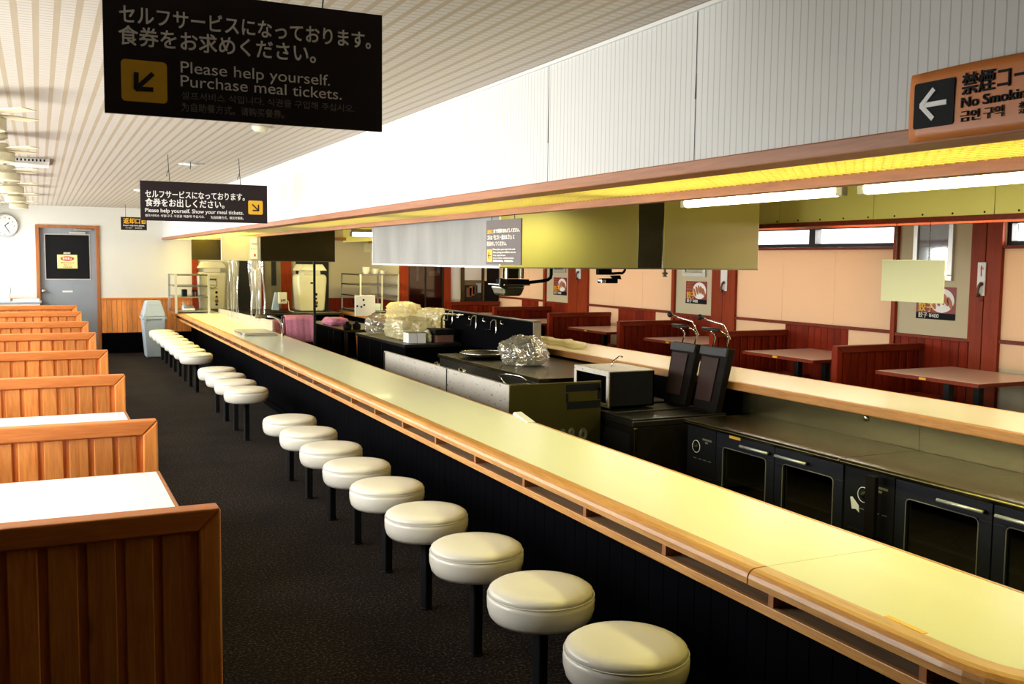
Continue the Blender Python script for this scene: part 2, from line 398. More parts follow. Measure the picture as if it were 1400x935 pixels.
# grey door in the back wall
d = struct('door_1', MB().box(DX0+.05, DX1-.05, BY+.05, BY+.09, 0, DZ-.045), 'door_grey')
fr = MB().box(DX0, DX0+.055, BY-.02, BY+.13, 0, DZ).box(DX1-.055, DX1, BY-.02, BY+.13, 0, DZ).box(DX0+.055, DX1-.055, BY-.02, BY+.13, DZ-.05, DZ)
fr.build('door_frame', 'frame_wood', d, .004)
p0, p1 = aY(61.5, 320.5, BY+.05), aY(121.5, 381, BY+.05)
MB().box(p0.x-.015, p1.x+.03, BY+.044, BY+.05, p1.z-.02, p0.z+.015).build('panel_frame', 'silver_frame', d)
MB().box(p0.x, p1.x+.015, BY+.040, BY+.046, p1.z, p0.z).build('door_panel', 'black_matte', d)
k = aY(59.5, 397.5, BY+.05)
MB().lathe([(.03, 0), (.03, .012), (.014, .016), (.014, .04), (.03, .05), (.033, .065), (.02, .082)], (k.x, BY+.05, k.z), 16, 'y').build('door_knob', 'chrome', d, smooth=True)
c = aY(110, 317, BY+.04)
MB().box(c.x-.16, c.x+.07, BY+.01, BY+.05, c.z-.035, c.z).box(c.x-.09, c.x+.16, BY-.0, BY+.03, c.z+.022, c.z+.04).build('door_closer', 'silver_frame', d, .003)
s = aY(92.5, 398.5, BY+.045)
MB().box(s.x-.075, s.x+.075, BY+.045, BY+.05, s.z-.012, s.z+.014).build('door_label', 'white_plastic', d)
# notice hung on the door
n = thing('door_notice', 'yellow notice with a red oval on the black door panel', 'notice', (0, BY, 1.4))
a, b = aY(78, 348, BY+.04), aY(106, 367, BY+.04)
MB().box(a.x, b.x, BY+.034, BY+.0395, b.z, a.z).build('sheet', 'paper_yellow', n)
ov = MB(); cx, cz = (a.x+b.x)/2, a.z-.062
ov.lathe([(.5, 0), (.5, .002)], (0, 0, 0), 28, 'y')
for v in ov.bm.verts: v.co = Vector((cx+v.co.x*.20, BY+.034+v.co.y, cz+v.co.z*.075))
ov.build('oval', 'red_print', n)
lettering('使用禁止', 'sign_white', n, (cx-.07, BY+.031, cz-.016), .14, .045, 'y', .001)
for q, (t, wd) in enumerate((('関係者以外の立入は', .19), ('ご遠慮ください', .14), ('従業員専用', .13))):
    lettering(t, 'dark_room', n, (cx-wd/2, BY+.033, cz-.075-q*.034), wd, .022)
h = aY(91.5, 346, BY+.035)
MB().box(h.x-.05, h.x+.05, BY+.026, BY+.0395, h.z-.014, h.z+.014).build('clip', 'silver_frame', n)

# ------------------------------------------------------------------ soffit over the near counter and its far twin
struct('wall_soffit', MB().box(1.85, 1.91, -1, BY, 1.89, CZ), 'soffit_sheet')
lv = MB(); y = -.5
while y < 17.0: lv.box(1.95, 2.395, y, y+.003, 1.862, 1.892); y += .036
for k in range(12): lv.box(1.96+k*.036, 1.963+k*.036, -.5, 17.0, 1.863, 1.891)
struct('soffit_louvre', lv, 'louvre')
struct('soffit_reflector', MB().box(1.912, 2.399, -1, 17.1, 2.10, 2.11).box(1.912, 2.399, 17.0, 17.01, 1.9, 2.10), 'louvre')
struct('trim_6', MB().box(1.838, 1.85, -1, BY, CZ-.012, CZ), 'white_plastic')
sm = MB()
for (u, v0, v1) in ((750.5, 118, 195), (952, 100, 135)):
    a_, b_ = aX(u, v0, 1.85), aX(u, v1, 1.85); sm.hexa([(1.849, a_.y-.004, b_.z), (1.8505, a_.y-.004, b_.z), (1.8505, a_.y+.004, b_.z), (1.849, a_.y+.004, b_.z)], [(1.849, a_.y-.002, a_.z), (1.8505, a_.y-.002, a_.z), (1.8505, a_.y+.001, a_.z), (1.849, a_.y+.001, a_.z)])
    sm.box(1.849, 1.8505, a_.y-.0012, a_.y+.0012, 1.892, CZ-.012)
struct('soffit_seams', sm, 'wire')
struct('trim_3', MB().box(1.835, 1.95, -1, BY, 1.852, 1.892), 'trim_wood', .004)
o = struct('trim_4', MB().hexa([(2.33, -1, 1.83), (2.385, -1, 1.83), (2.455, 17, 1.83), (2.40, 17, 1.83)], [(2.33, -1, 1.875), (2.385, -1, 1.875), (2.455, 17, 1.875), (2.40, 17, 1.875)]), 'trim_wood')
struct('wall_soffit_inner', MB().box(2.40, 2.43, -1, 9.5, 1.875, CZ), 'yellow_board')
fs = MB()
for a, b in ((1.0, 2.985), (2.99, 3.865), (3.87, 4.765), (4.77, 5.665), (5.67, 6.905), (6.91, 9), (9.005, 12), (12.005, BY)): fs.box(4.90, 4.92, a, b, 1.868, CZ)
struct('wall_soffit_far', fs, 'yellow_board')
struct('soffit_far_core', MB().box(4.921, 5.20, 1, RY, 1.94, CZ).box(5.18, 5.20, 1, RY, 1.868, 1.94).box(4.921, 4.93, 1, RY, 1.868, 1.94), 'white_wall')
sc = MB()
for q in range(26):
    y = 3.05+q*.22; sc.lathe([(.006, 0), (.006, .003)], (4.899, y, 1.885), 8, 'x')
struct('screws', sc, 'dark_iron')
struct('trim_5', MB().box(4.87, 4.935, 1, RY, 1.838, 1.868).box(5.165, 5.22, 1, RY, 1.838, 1.868), 'dim_red_rail')

# ------------------------------------------------------------------ right wall
k7 = lambda px, py: aX(px, py, RX).y
PIERS = [(5.60, 5.907, 6.71, 6.76), (9.06, 9.51, 10.27, 10.33), (12.44, 13.04, 13.78, 13.85)]   # pillar, cream wall, trim post
BAYS = [(2.4, 5.60), (6.76, 9.06), (10.33, 12.44), (13.85, RY)]
wr = MB().box(RX, RX+.12, -3, 2.4, -.1, CZ)
for (a, b, c_, d_) in PIERS: wr.box(RX, RX+.12, a, d_, -.1, CZ)
for (a, b) in BAYS: wr.box(RX, RX+.12, a, b, -.1, .72).box(RX, RX+.12, a, b, 1.95, CZ).box(RX+.005, RX+.12, a, b, 1.727, 1.745)
struct('wall_right', wr, 'cream_wall')
for i, (a, b) in enumerate(BAYS):
    f = MB().box(RX+.02, RX+.10, a, b, 1.745, 1.785).box(RX+.02, RX+.10, a, b, 1.93, 1.95); mid = a+(b-a)*.495
    for (p, q) in ((a, a+.04), (b-.04, b), (mid-.045, mid+.045)): f.box(RX+.02, RX+.10, p, q, 1.785, 1.93)
    wo = struct('window_%d' % (11+i), f, 'black_metal')
    MB().box(RX+.058, RX+.062, a+.04, b-.04, 1.785, 1.93).build('pane', 'pane', wo)
    sh = MB(); n3 = 3
    for q in range(n3): sh.box(RX-.004, RX+.004, a+(b-a)*q/n3+(.002 if q else 0), a+(b-a)*(q+1)/n3-(.002 if q < n3-1 else 0), .96, 1.725)
    tag(sh.build('window_shade', 'shade_cloth'), None, None, kind='structure')
    tag(MB().box(RX-.004, RX+.004, a, b, .72, .935).build('window_shade', 'shade_cloth'), None, None, kind='structure')
    struct('trim_%d' % (10+i), MB().box(RX-.03, RX+.02, a, b, 1.722, 1.748).box(RX-.03, RX+.01, a, b, .93, .962).box(RX-.03, RX+.02, a, b, 1.95, 1.985), 'dim_red_rail', .003)
for i, (a, b, c_, d_) in enumerate(PIERS):
    struct('post_%d' % (i+1), MB().box(RX-.04, RX, a, (a+b)/2-.004, 0, CZ).box(RX-.04, RX, (a+b)/2+.004, b-.03, 0, CZ).box(RX-.03, RX, b-.03, b, .92, CZ).box(RX-.035, RX+.01, c_, d_, 0, CZ), 'post_wood', .003)
wb = MB()
def boards(y0, y1, top=.915):
    y = y0
    while y < y1-.02: wb.box(RX-.016, RX-.002, y, min(y+.088, y1), 0, top); y += .092
for (a, b, c_, d_) in PIERS: boards(b, c_)
for (xa, xb, i) in ((1075, 1160, 1), (846, 896, 2), (714, 736, 3)):
    ya, yb = k7(xb, 462), k7(xa, 450)
    boards(ya, min(yb, RY-.02), .928)
struct('wainscot_right', wb, 'dim_red_board', .003)
struct('trim_20', MB().box(RX-.028, RX, 5.907, 6.71, .915, .945).box(RX-.028, RX, 9.51, 10.27, .915, .945).box(RX-.028, RX, 13.04, 13.78, .915, .945), 'dim_red_rail', .003)
# right back wall: dark doors, light strip, shop-side glass
kx = lambda px: aY(px, 385, RY).x
d = struct('door_2', MB().box(kx(557), kx(606), RY-.012, RY-.002, .0, 2.0), 'dark_room')
MB().box(kx(545.5), kx(557), RY-.05, RY, 0, 2.05).box(kx(606), kx(615), RY-.05, RY, 0, 2.05).box(kx(557), kx(606), RY-.05, RY, 2.0, 2.05).build('door_frame', 'post_wood', d)
g = MB().box(kx(557), kx(559), RY-.03, RY-.012, .02, 2.0).box(kx(580), kx(582), RY-.03, RY-.012, .02, 2.0).box(kx(603.5), kx(606), RY-.03, RY-.012, .02, 2.0); g.build('door_stile', 'steel_dark', d)
MB().box(kx(559), kx(603.5), RY-.022, RY-.018, .02, 2.0).build('pane', 'dark_pane', d)
p = aY(571, 372, RY-.016); MB().box(p.x-.02, p.x+.02, RY-.017, RY-.013, p.z-.15, p.z+.1).build('paper_strip', 'grey_plastic', d)
p = aY(594, 372, RY-.016); MB().box(p.x-.1, p.x+.1, RY-.017, RY-.013, p.z-.06, p.z+.02).build('paper_sheet', 'beige_metal', d)
d = struct('door_3', MB().box(kx(630), kx(661), RY-.012, RY-.002, 0, 2.0), 'olive_wall')
MB().box(kx(629), kx(634), RY-.04, RY, 0, 2.0).box(kx(658.5), kx(661), RY-.04, RY, 0, 2.0).build('door_frame', 'steel_brushed', d)
MB().box(kx(634), kx(658.5), RY-.03, RY-.025, 0, 1.15).build('door_dark_panel', 'dark_room', d)  # near-black panel over the lower part of the door
p, q = aY(634, 366, RY), aY(657, 383, RY); MB().box(p.x, q.x, RY-.036, RY-.03, q.z, p.z+.15).build('notice_sheet', 'white_wall', d)
for (u, v, mm) in ((644, 396, 'orange_brown'), (648, 394, 'sign_grey'), (640, 398, 'brown_box'), (653, 392, 'grey_plastic')):
    p = aY(u, v, RY); MB().box(p.x-.045, p.x+.045, RY-.05, RY-.03, p.z-.1, p.z+.06).build('stored_box', mm, d)
d = struct('door_4', MB().box(kx(661.5), kx(681), RY-.03, RY-.002, 0, 2.0), 'black_matte')
p = aY(663, 372, RY-.03); MB().box(p.x-.03, p.x+.03, RY-.04, RY-.03, p.z-.15, p.z+.3).build('door_edge_strip', 'silver_frame', d)
struct('trim_21', MB().box(kx(615), kx(629), RY-.02, RY-.002, .9, 2.0), 'white_wall')
wb = MB(); x = 5.45
while x < 7.2: wb.box(x, x+.088, RY-.014, RY-.001, 0, .80); x += .092
struct('wainscot_right_back', wb, 'dim_red_board', .003)

# ------------------------------------------------------------------ booths
def booth_partition(name, L, side, board, rail, post, label, group, seats=True, seat_dirs=(-1, 1)):
    """origin at the aisle end on the floor; runs along side*X"""
    r = thing(name, label, 'booth partition', (0, 0, 0), group)
    H, T = .87, .036
    def X(a, b): return (min(side*a, side*b), max(side*a, side*b))
    bm = MB(); bm.box(*X(.06, L), -.010, .010, .05, H-.06)
    x = .085
    while x < L-.03:
        for s in (-1, 1): bm.box(*X(x, min(x+.074, L)), s*.010 if s > 0 else -.024, .024 if s > 0 else -.010, .05, H-.062)
        x += .096
    bm.build('board_panel', board, r, .003, seg=1)
    q = MB(); q.prism([(0, -T, H), (0, T, H), (0, T, H-.005), (0, -T, H-.005)], (side*L, 0, 0)) if 0 else None
    q = MB(); q.hexa([(0, -T, H-.0), (side*L, -T, H), (side*L, -T, H-.062), (side*.062, -T, H-.062)], [(0, T, H), (side*L, T, H), (side*L, T, H-.062), (side*.062, T, H-.062)])
    q.build('top_rail', rail, r, .006)
    q = MB(); q.hexa([(0, -T, 0), (0, -T, H-.001), (side*.061, -T, H-.063), (side*.061, -T, 0)], [(0, T, 0), (0, T, H-.001), (side*.061, T, H-.063), (side*.061, T, 0)])
    q.build('end_post', post, r, .006)
    if seats:
        for s in seat_dirs:
            MB().box(*X(.06, L-.02), s*.03, s*.40, .37, .43).build('seat', 'red_vinyl', r, .02, True, 3)
            MB().box(*X(.10, L-.02), s*.03, s*.34, 0, .37).build('seat_base', 'black_base', r)
    return r
LP = [(.445, 2.84), (.445, 4.48), (.447, 6.28), (.452, 7.97), (.460, 9.83), (.468, 11.55), (.474, 13.65), (.476, 15.40)]
ordn = ['nearest', 'second', 'third', 'fourth', 'fifth', 'sixth', 'seventh', 'last']
lab_l = ['dark shaded wooden booth partition nearest the camera, bottom left corner',
         'sunlit pine booth partition behind the nearest white table, second from the camera',
         'sunlit pine booth partition behind the second white table, third from the camera',
         'sunlit pine booth partition fourth from the camera on the left',
         'sunlit pine booth partition fifth from the camera on the left',
         'sunlit pine booth partition sixth from the camera on the left',
         'sunlit pine booth partition next to last before the grey door',
         'sunlit pine booth partition closest to the grey door and clock']
proto = None
for i, ((x, y), lb) in enumerate(zip(LP, lab_l)):
    if i == 0:
        o = booth_partition('booth_partition', 1.27, -1, 'pine_board', 'pine_rail', 'pine_board', lb, 'pine partitions of the left booths', seat_dirs=(1,))
    elif i == 1:
        o = proto = booth_partition('booth_partition', 1.27, -1, 'pine_board', 'pine_rail', 'pine_board', lb, 'pine partitions of the left booths')
    else:
        o = copy_tree(proto); o['label'] = lb
    o.location = (x, y, 0)
RP = [(6.2, 4.56), (6.2, 6.41), (6.24, 8.20), (6.22, 9.98), (6.26, 11.85), (6.24, 13.62), (6.24, 15.46)]
lab_r = ['red-brown wooden booth partition at the right edge of the photo',
         'red-brown wooden booth partition nearest on the right, left of the big pink table',
         'red-brown wooden booth partition second on the right, behind the two raised grill lids',
         'red-brown wooden booth partition third on the right, under the near food poster',
         'red-brown wooden booth partition fourth on the right, beneath the hood',
         'red-brown wooden booth partition next to last on the right',
         'red-brown wooden booth partition farthest right, against the end wall']
proto = None
for i, ((x, y), lb) in enumerate(zip(RP, lab_r)):
    if i == 0: continue
    if i == 6: o = booth_partition('booth_partition', .97, 1, 'dim_red_board', 'dim_red_rail', 'dim_red_board', lb, 'red partitions of the right booths', seat_dirs=(-1,))
    elif proto is None: o = proto = booth_partition('booth_partition', 1.0, 1, 'dim_red_board', 'dim_red_rail', 'dim_red_board', lb, 'red partitions of the right booths')
    else: o = copy_tree(proto); o['label'] = lb
    o.location = (x, y, 0)
def booth_table(L, side, top, edge, label, group, marker):
    r = thing('booth_table', label, 'table', (0, 0, 0), group)
    def X(a, b): return (min(side*a, side*b), max(side*a, side*b))
    hw = .50
    MB().box(*X(.014, L), -hw+.014, hw-.014, .672, .70).build('tabletop', top, r, .002, seg=1)
    MB().box(*X(0, .0139), -hw, hw, .668, .699).box(*X(.0139, L), -hw, -hw+.0139, .668, .699).box(*X(.0139, L), hw-.0139, hw, .668, .699).build('edge_band', edge, r, .004)
    MB().box(*X(.25, .31), -.03, .03, .02, .672).box(*X(.12, .44), -.04, .04, 0, .02).box(*X(.2, .7), -.2, .2, .655, .672).build('leg', 'black_metal', r, .004)
    MB().box(*X(.6, .66), -.03, .03, .02, .672).box(*X(.5, .76), -.04, .04, 0, .02).build('leg', 'black_metal', r, .004)
    if marker:
        MB().box(*X(-.003, .0), -.02, .045, .675, .693).build('number_tag', 'sign_yellow', r)
    return r
for i, (y, lb) in enumerate(((3.70, 'blown-out white booth table in the nearest left booth'), (5.40, 'white booth table in the second left booth, half hidden by its partition'), (7.1, 'white booth table in the third left booth, mostly hidden'))):
    if i == 2: continue
    o = booth_table(1.22, -1, 'white_laminate', 'frame_wood', lb, 'white tables of the left booths', False) if i == 0 else copy_tree(t0)
    if i == 0: t0 = o
    o['label'] = lb; o.location = (.425, y, 0)
TR = [(6.26, 5.50, 'pink topped booth table nearest on the right, under the blank hanging board'), (6.35, 7.33, 'pink topped booth table second on the right, beside the nearest red partition'),
      (6.32, 9.08, 'pink topped booth table behind the raised grill lids'), (6.36, 10.98, 'pink topped booth table fourth on the right, behind the far counter'),
      (6.36, 12.75, 'pink topped booth table fifth on the right, right of the hook panel'), (6.36, 14.55, 'pink topped booth table farthest on the right, near the end wall')]
for i, (x, y, lb) in enumerate(TR):
    if i == 0: o = t1 = booth_table(.88, 1, 'pink_laminate', 'dim_red_rail', lb, 'pink tables of the right booths', True)
    else: o = copy_tree(t1); o['label'] = lb
    o.location = (x, y, 0)

# ------------------------------------------------------------------ near counter
ck = thing('service_counter', 'long counter with cream laminate top, oak edge and cubby shelf under it', 'counter', (1.88, 2.0, 0))
CE = 17.0
def cfar(y): return 2.36+.0042*(y-2)
seamY = 2.18
t = MB()
arc = [(2.13-.25*math.cos(a), 1.5-.25*math.sin(a)) for a in [k*PI/20 for k in range(11)]]
pts = [(1.88, seamY-.001)]+arc+[(cfar(1.25), 1.25), (cfar(seamY), seamY-.001)]
t.hexa([(x, y, .672) for x, y in pts], [(x, y, .70) for x, y in pts])
t.hexa([(1.88, seamY+.001, .672), (cfar(seamY), seamY+.001, .672), (cfar(CE), CE, .672), (1.88, CE, .672)], [(1.88, seamY+.001, .70), (cfar(seamY), seamY+.001, .70), (cfar(CE), CE, .70), (1.88, CE, .70)])
t.build('worktop', 'counter_top', ck)
prof = [(0, .700), (.042, .700), (.056, .696), (.066, .686), (.070, .674), (.070, .656), (0, .656)]
def sweep(path, nm, mm):
    mb = MB(); rings = []
    for k, (p, nrm) in enumerate(path): rings.append([mb.bm.verts.new((p[0]+nrm[0]*d_, p[1]+nrm[1]*d_, z)) for d_, z in prof])
    n_ = len(prof)
    for A, B in zip(rings, rings[1:]):
        for a in range(n_): mb.bm.faces.new([A[a], A[(a+1) % n_], B[(a+1) % n_], B[a]])
    mb.bm.faces.new(rings[0]); mb.bm.faces.new(rings[-1][::-1])
    return mb.build(nm, mm, ck)
sweep([((1.88, CE), (-1, 0)), ((1.88, 9.2), (-1, 0)), ((1.88, seamY+.003), (-1, 0))], 'edge_nosing', 'oak_edge')
sweep([((1.88, seamY-.003), (-1, 0))]+[((2.13-.25*math.cos(a), 1.5-.25*math.sin(a)), (-math.cos(a), -math.sin(a))) for a in [k*PI/20 for k in range(11)]]+[((2.4, 1.25), (0, -1))], 'edge_nosing', 'oak_edge')
MB().hexa([(cfar(1.25)+.0005, 1.25, .672), (cfar(1.25)+.012, 1.25, .672), (cfar(CE)+.012, CE, .672), (cfar(CE)+.0005, CE, .672)],
          [(cfar(1.25)+.0005, 1.25, .701), (cfar(1.25)+.012, 1.25, .701), (cfar(CE)+.012, CE, .701), (cfar(CE)+.0005, CE, .701)]).build('back_edge', 'oak_edge', ck)
MB().box(1.85, 2.30, 1.35, CE, .580, .605).build('cubby_shelf', 'shelf_wood', ck)
MB().box(1.833, 1.8495, 1.35, CE, .578, .607).build('shelf_lip', 'oak_edge', ck, .002)
MB().box(2.13, 2.15, 1.35, CE, .606, .672).build('cubby_back', 'shelf_wood', ck)
y = 1.575; k = 0
dv = None
while y < CE-.2:
    if dv is None: dv = MB().box(1.838, 2.13, y-.011, y+.011, .6055, .6555).build('cubby_divider', 'frame_wood', ck)
    else:
        e = dv.copy(); COL.objects.link(e); e.parent = ck; e.location = (0, k*.535, 0)
    y += .535; k += 1
bp = MB()
y = 1.35
while y < CE: bp.box(2.115, 2.135, y, min(y+.098, CE), .0, .578); y += .1
bp.box(2.135, 2.33, 1.35, CE, -.25, .578)
bp.build('base_panel', 'black_base', ck, .002, seg=1)
MB().box(2.085, 2.114, 1.35, CE, 0, .06).build('kick_board', 'black_base', ck)
ck.rotation_euler.z = -.0095
p, e = aZ(1209, 842, .7015), aZ(1262, 866, .7015)
st = thing('yellow_sticker', 'bright yellow tape strip on the counter near its oak edge', 'sticker', (p.x, e.y, .7005))
MB().hexa([(p.x, p.y, .7002), (p.x+.016, p.y, .7002), (e.x+.016, e.y, .7002), (e.x, e.y, .7002)], [(p.x, p.y, .7012), (p.x+.016, p.y, .7012), (e.x+.016, e.y, .7012), (e.x, e.y, .7012)]).build('tape', 'sign_yellow', st)

# ------------------------------------------------------------------ stools
NAMES = {}
stool_pos = [(1.54, 2.39), (1.54, 2.94), (1.537, 3.49), (1.541, 4.06), (1.546, 4.63), (1.552, 5.17), (1.557, 5.72), (1.565, 6.30), (1.57, 6.86),
             (1.58, 8.54), (1.587, 9.09), (1.592, 9.64), (1.60, 10.21),
             (1.625, 11.85), (1.63, 12.41), (1.637, 12.97), (1.643, 13.54), (1.65, 14.1), (1.655, 14.66), (1.66, 15.22), (1.668, 15.80)]
cnt = ['nearest', 'second', 'third', 'fourth', 'fifth', 'sixth', 'seventh', 'eighth', 'ninth']
slab = ['white round counter stool nearest the camera, cut by the bottom edge'] + \
       ['white round counter stool %s from the near end of the row' % c for c in cnt[1:8]] + \
       ['white round counter stool ninth from the near end, last before the wide gap'] + \
       ['white round counter stool just past the wide gap, first of the middle four', 'white round counter stool second of the middle four past the gap',
        'white round counter stool third of the middle four past the gap', 'white round counter stool last of the middle four past the gap'] + \
       ['white round counter stool %s of the far group of eight' % c for c in ('first', 'second', 'third', 'fourth', 'fifth', 'sixth', 'seventh')] + ['white round counter stool farthest away, beside the grey bin']
def make_stool():
    r = thing('counter_stool', slab[0], 'stool', (0, 0, 0), 'white stools along the counter')
    MB().lathe([(.150, .338), (.168, .343), (.180, .358), (.187, .385), (.188, .412), (.1845, .430)], seg=40).build('seat_side', 'vinyl', r, smooth=True)
    MB().lathe([(.1845, .430), (.180, .445), (.165, .455), (.13, .461), (.07, .464), (.002, .465)], seg=40).build('seat_top', 'vinyl', r, smooth=True)
    MB().tube([(.1855*math.cos(a), .1855*math.sin(a), .430) for a in [k*2*PI/40 for k in range(40)]], .0018, 6, True).build('piping', 'vinyl', r, smooth=True)
    MB().lathe([(.09, .335), (.14, .3385)], seg=24).build('seat_plate', 'black_metal', r)
    MB().box(-.021, .021, -.021, .021, .006, .336).build('post', 'black_metal', r, .006)
    MB().lathe([(.027, 0), (.027, .006), (.02, .009)], seg=24).build('floor_flange', 'black_metal', r)
    return r
s0 = make_stool()
for i, (x, y) in enumerate(stool_pos):
    o = s0 if i == 0 else copy_tree(s0)
    o.location = (x, y, 0); o.rotation_euler.z = (i*1.3) % .5; o['label'] = slab[i]

# ------------------------------------------------------------------ hanging signs
def arrow(mb, cx, cz, s, ang, y, facing='y', x=None, w=.16):
    """arrow pointing at ang (0 = right, in the sign's own plane), stroke share w"""
    def put(a, b): return Vector((a, b, 0))
    R2 = Matrix.Rotation(ang, 2)
    segs = [((-.42, 0), (.40, 0)), ((.40, 0), (.02, .36)), ((.40, 0), (.02, -.36))]
    for kk, (a, b) in enumerate(segs):
        A, B = Vector(a), Vector(b); d_ = (B-A).normalized(); n_ = Vector((-d_.y, d_.x))*w/2; A = A-d_*w*.3*0; B = B+d_*w*.35
        q = [R2 @ v for v in (A+n_, B+n_, B-n_, A-n_)]
        if facing == 'y': mb.prism([(cx+v.x*s, y-kk*.0003, cz+v.y*s) for v in q], (0, -.001, 0))
        else: mb.prism([(x-kk*.0003, cx-v.x*s, cz+v.y*s) for v in q], (-.001, 0, 0))
    return mb
def rrect(mb, x0, x1, z0, z1, r, y, t, facing='y', X=None):
    pts = []
    for (cx, cz, a0) in ((x1-r, z1-r, 0), (x0+r, z1-r, PI/2), (x0+r, z0+r, PI), (x1-r, z0+r, 3*PI/2)):
        for k in range(5): a = a0+k*PI/8; pts.append((cx+r*math.cos(a), cz+r*math.sin(a)))
    if facing == 'y': mb.prism([(a, y, b) for a, b in pts], (0, -t, 0))
    else: mb.prism([(X, a, b) for a, b in pts], (-t, 0, 0))
    return mb
# 1: big sign in front
Y1 = 2.72
x0, x1, z0, z1 = .160, .893, 1.938, 2.263
sg = thing('hanging_sign', 'large dark hanging sign nearest the camera, yellow arrow square at lower left', 'sign', (x0, Y1, z0))
MB().box(x0, x1, Y1, Y1+.012, z0, z1).build('board', 'sign_black', sg, .001)
U = lambda px, py: aY(px, py, Y1)
f = Y1-.001
a = U(163, 27); lettering('セルフサービスになっております。', 'sign_white', sg, (a.x, f, a.z-.003), U(506, 60).x-a.x, .05, bold=.0012)
a = U(162, 56); lettering('食券をお求めください。', 'sign_white', sg, (a.x, f, a.z-.004), U(431, 83).x-a.x, .052, bold=.0012)
a = U(247, 98); lettering('Please help yourself.', 'sign_white', sg, (a.x, f, a.z-.002), U(451, 118).x-a.x, .042)
a = U(247, 117); lettering('Purchase meal tickets.', 'sign_white', sg, (a.x, f, a.z-.002), U(467, 136).x-a.x, .042)
a = U(248, 133); lettering('셀프서비스 식입니다. 식권을 구입해 주십시오.', 'sign_dim', sg, (a.x, f, a.z-.003), U(484, 152).x-a.x, .022, bold=.0001)
a = U(248, 149); lettering('为自助餐方式。请购买餐券。', 'sign_dim', sg, (a.x, f, a.z-.004), U(388, 158).x-a.x, .024, bold=.0003)
a, b = U(165, 80), U(229, 142)
rrect(MB(), a.x, b.x, b.z, a.z, .010, f+.0008, .0012).build('arrow_square', 'sign_yellow', sg)
arrow(MB(), (a.x+b.x)/2, (a.z+b.z)/2, .072, math.radians(225), f-.0005).build('arrow', 'sign_black', sg)
for px in (441, 230):
    p = U(px, 10); MB().tube([(p.x, Y1+.006, z1-.01), (p.x+.004, Y1+.006, z1+.03), (p.x, Y1+.006, CZ)], .0022, 6).build('hanging_wire', 'wire', sg)
# 2: second sign
Y2 = 8.02
U = lambda px, py: aY(px, py, Y2)
x0, x1, z0, z1 = .708, 1.668, 1.852, 2.154
sg = thing('hanging_sign', 'dark hanging sign over the aisle, yellow arrow square at its right end', 'sign', (x0, Y2, z0))
MB().box(x0, x1, Y2, Y2+.015, z0, z1).build('board', 'sign_black', sg, .002)
f = Y2-.001
W2 = lambda zx, zy: U(180+zx/7, 200+zy/7)
for (s_, a, b, h_, bo, mm) in (('セルフサービスになっております。', (130, 480), (1080, 520), .062, .0016, 'sign_white'), ('食券をお出しください。', (130, 565), (885, 592), .066, .0018, 'sign_white'),
                               ('Please help yourself. Show your meal tickets.', (128, 622), (1070, 662), .042, .0008, 'sign_white'), ('셀프서비스 식입니다. 식권을 제출해 주십시오.', (128, 667), (697, 690), .022, .0003, 'sign_white'),
                               ('为自助餐方式。请交付餐券。', (757, 692), (1070, 700), .024, .0004, 'sign_white')):
    A, B = W2(*a), W2(*b); lettering(s_, mm, sg, (A.x, f, (A.z*.6+B.z*.4)), B.x-A.x, h_, bold=bo)
A, B = W2(1115, 518), W2(1255, 655)
rrect(MB(), A.x, B.x, B.z, A.z, .012, f+.0008, .0014).build('arrow_square', 'sign_yellow', sg)
arrow(MB(), (A.x+B.x)/2, (A.z+B.z)/2, .085, math.radians(-45), f-.0006, w=.12).build('arrow', 'sign_black', sg)
for x in (.925, 1.46):
    MB().tube([(x, Y2+.007, z1-.005), (x-.006, Y2+.007, z1+.08), (x-.012, Y2+.007, CZ)], .003, 6).tube([(x-.006, Y2+.007, z1+.09), (x-.02, Y2+.0, z1+.06), (x-.024, Y2, z1+.04)], .003, 6).build('hanging_wire', 'wire', sg)
# 3: tray return sign at the back
Y3 = 16.0
U = lambda px, py: aY(px, py, Y3)
sg = thing('hanging_sign', 'small dark tray return sign with yellow characters near the back wall', 'sign', (1.13, Y3, 1.98))
MB().box(1.13, 1.50, Y3, Y3+.015, 1.978, 2.172).build('board', 'sign_black', sg, .002)
lettering('返却口', 'sign_yellow', sg, (1.165, Y3-.001, 2.078), .235, .09, bold=.003)
rrect(MB(), 1.425, 1.482, 2.075, 2.14, .008, Y3, .0014).build('arrow_square', 'sign_yellow', sg)
arrow(MB(), 1.4535, 2.107, .045, math.radians(-45), Y3-.0018).build('arrow', 'sign_black', sg)
lettering('Return tray here please.', 'sign_white', sg, (1.165, Y3-.001, 2.035), .30, .03, bold=.001)
lettering('식기 반납구', 'sign_white', sg, (1.19, Y3-.001, 2.0), .1, .02); lettering('餐具返还处', 'sign_white', sg, (1.33, Y3-.001, 2.0), .1, .02)
for x in (1.2, 1.43): MB().tube([(x, Y3+.007, 2.17), (x, Y3+.007, CZ)], .003, 6).build('hanging_wire', 'wire', sg)
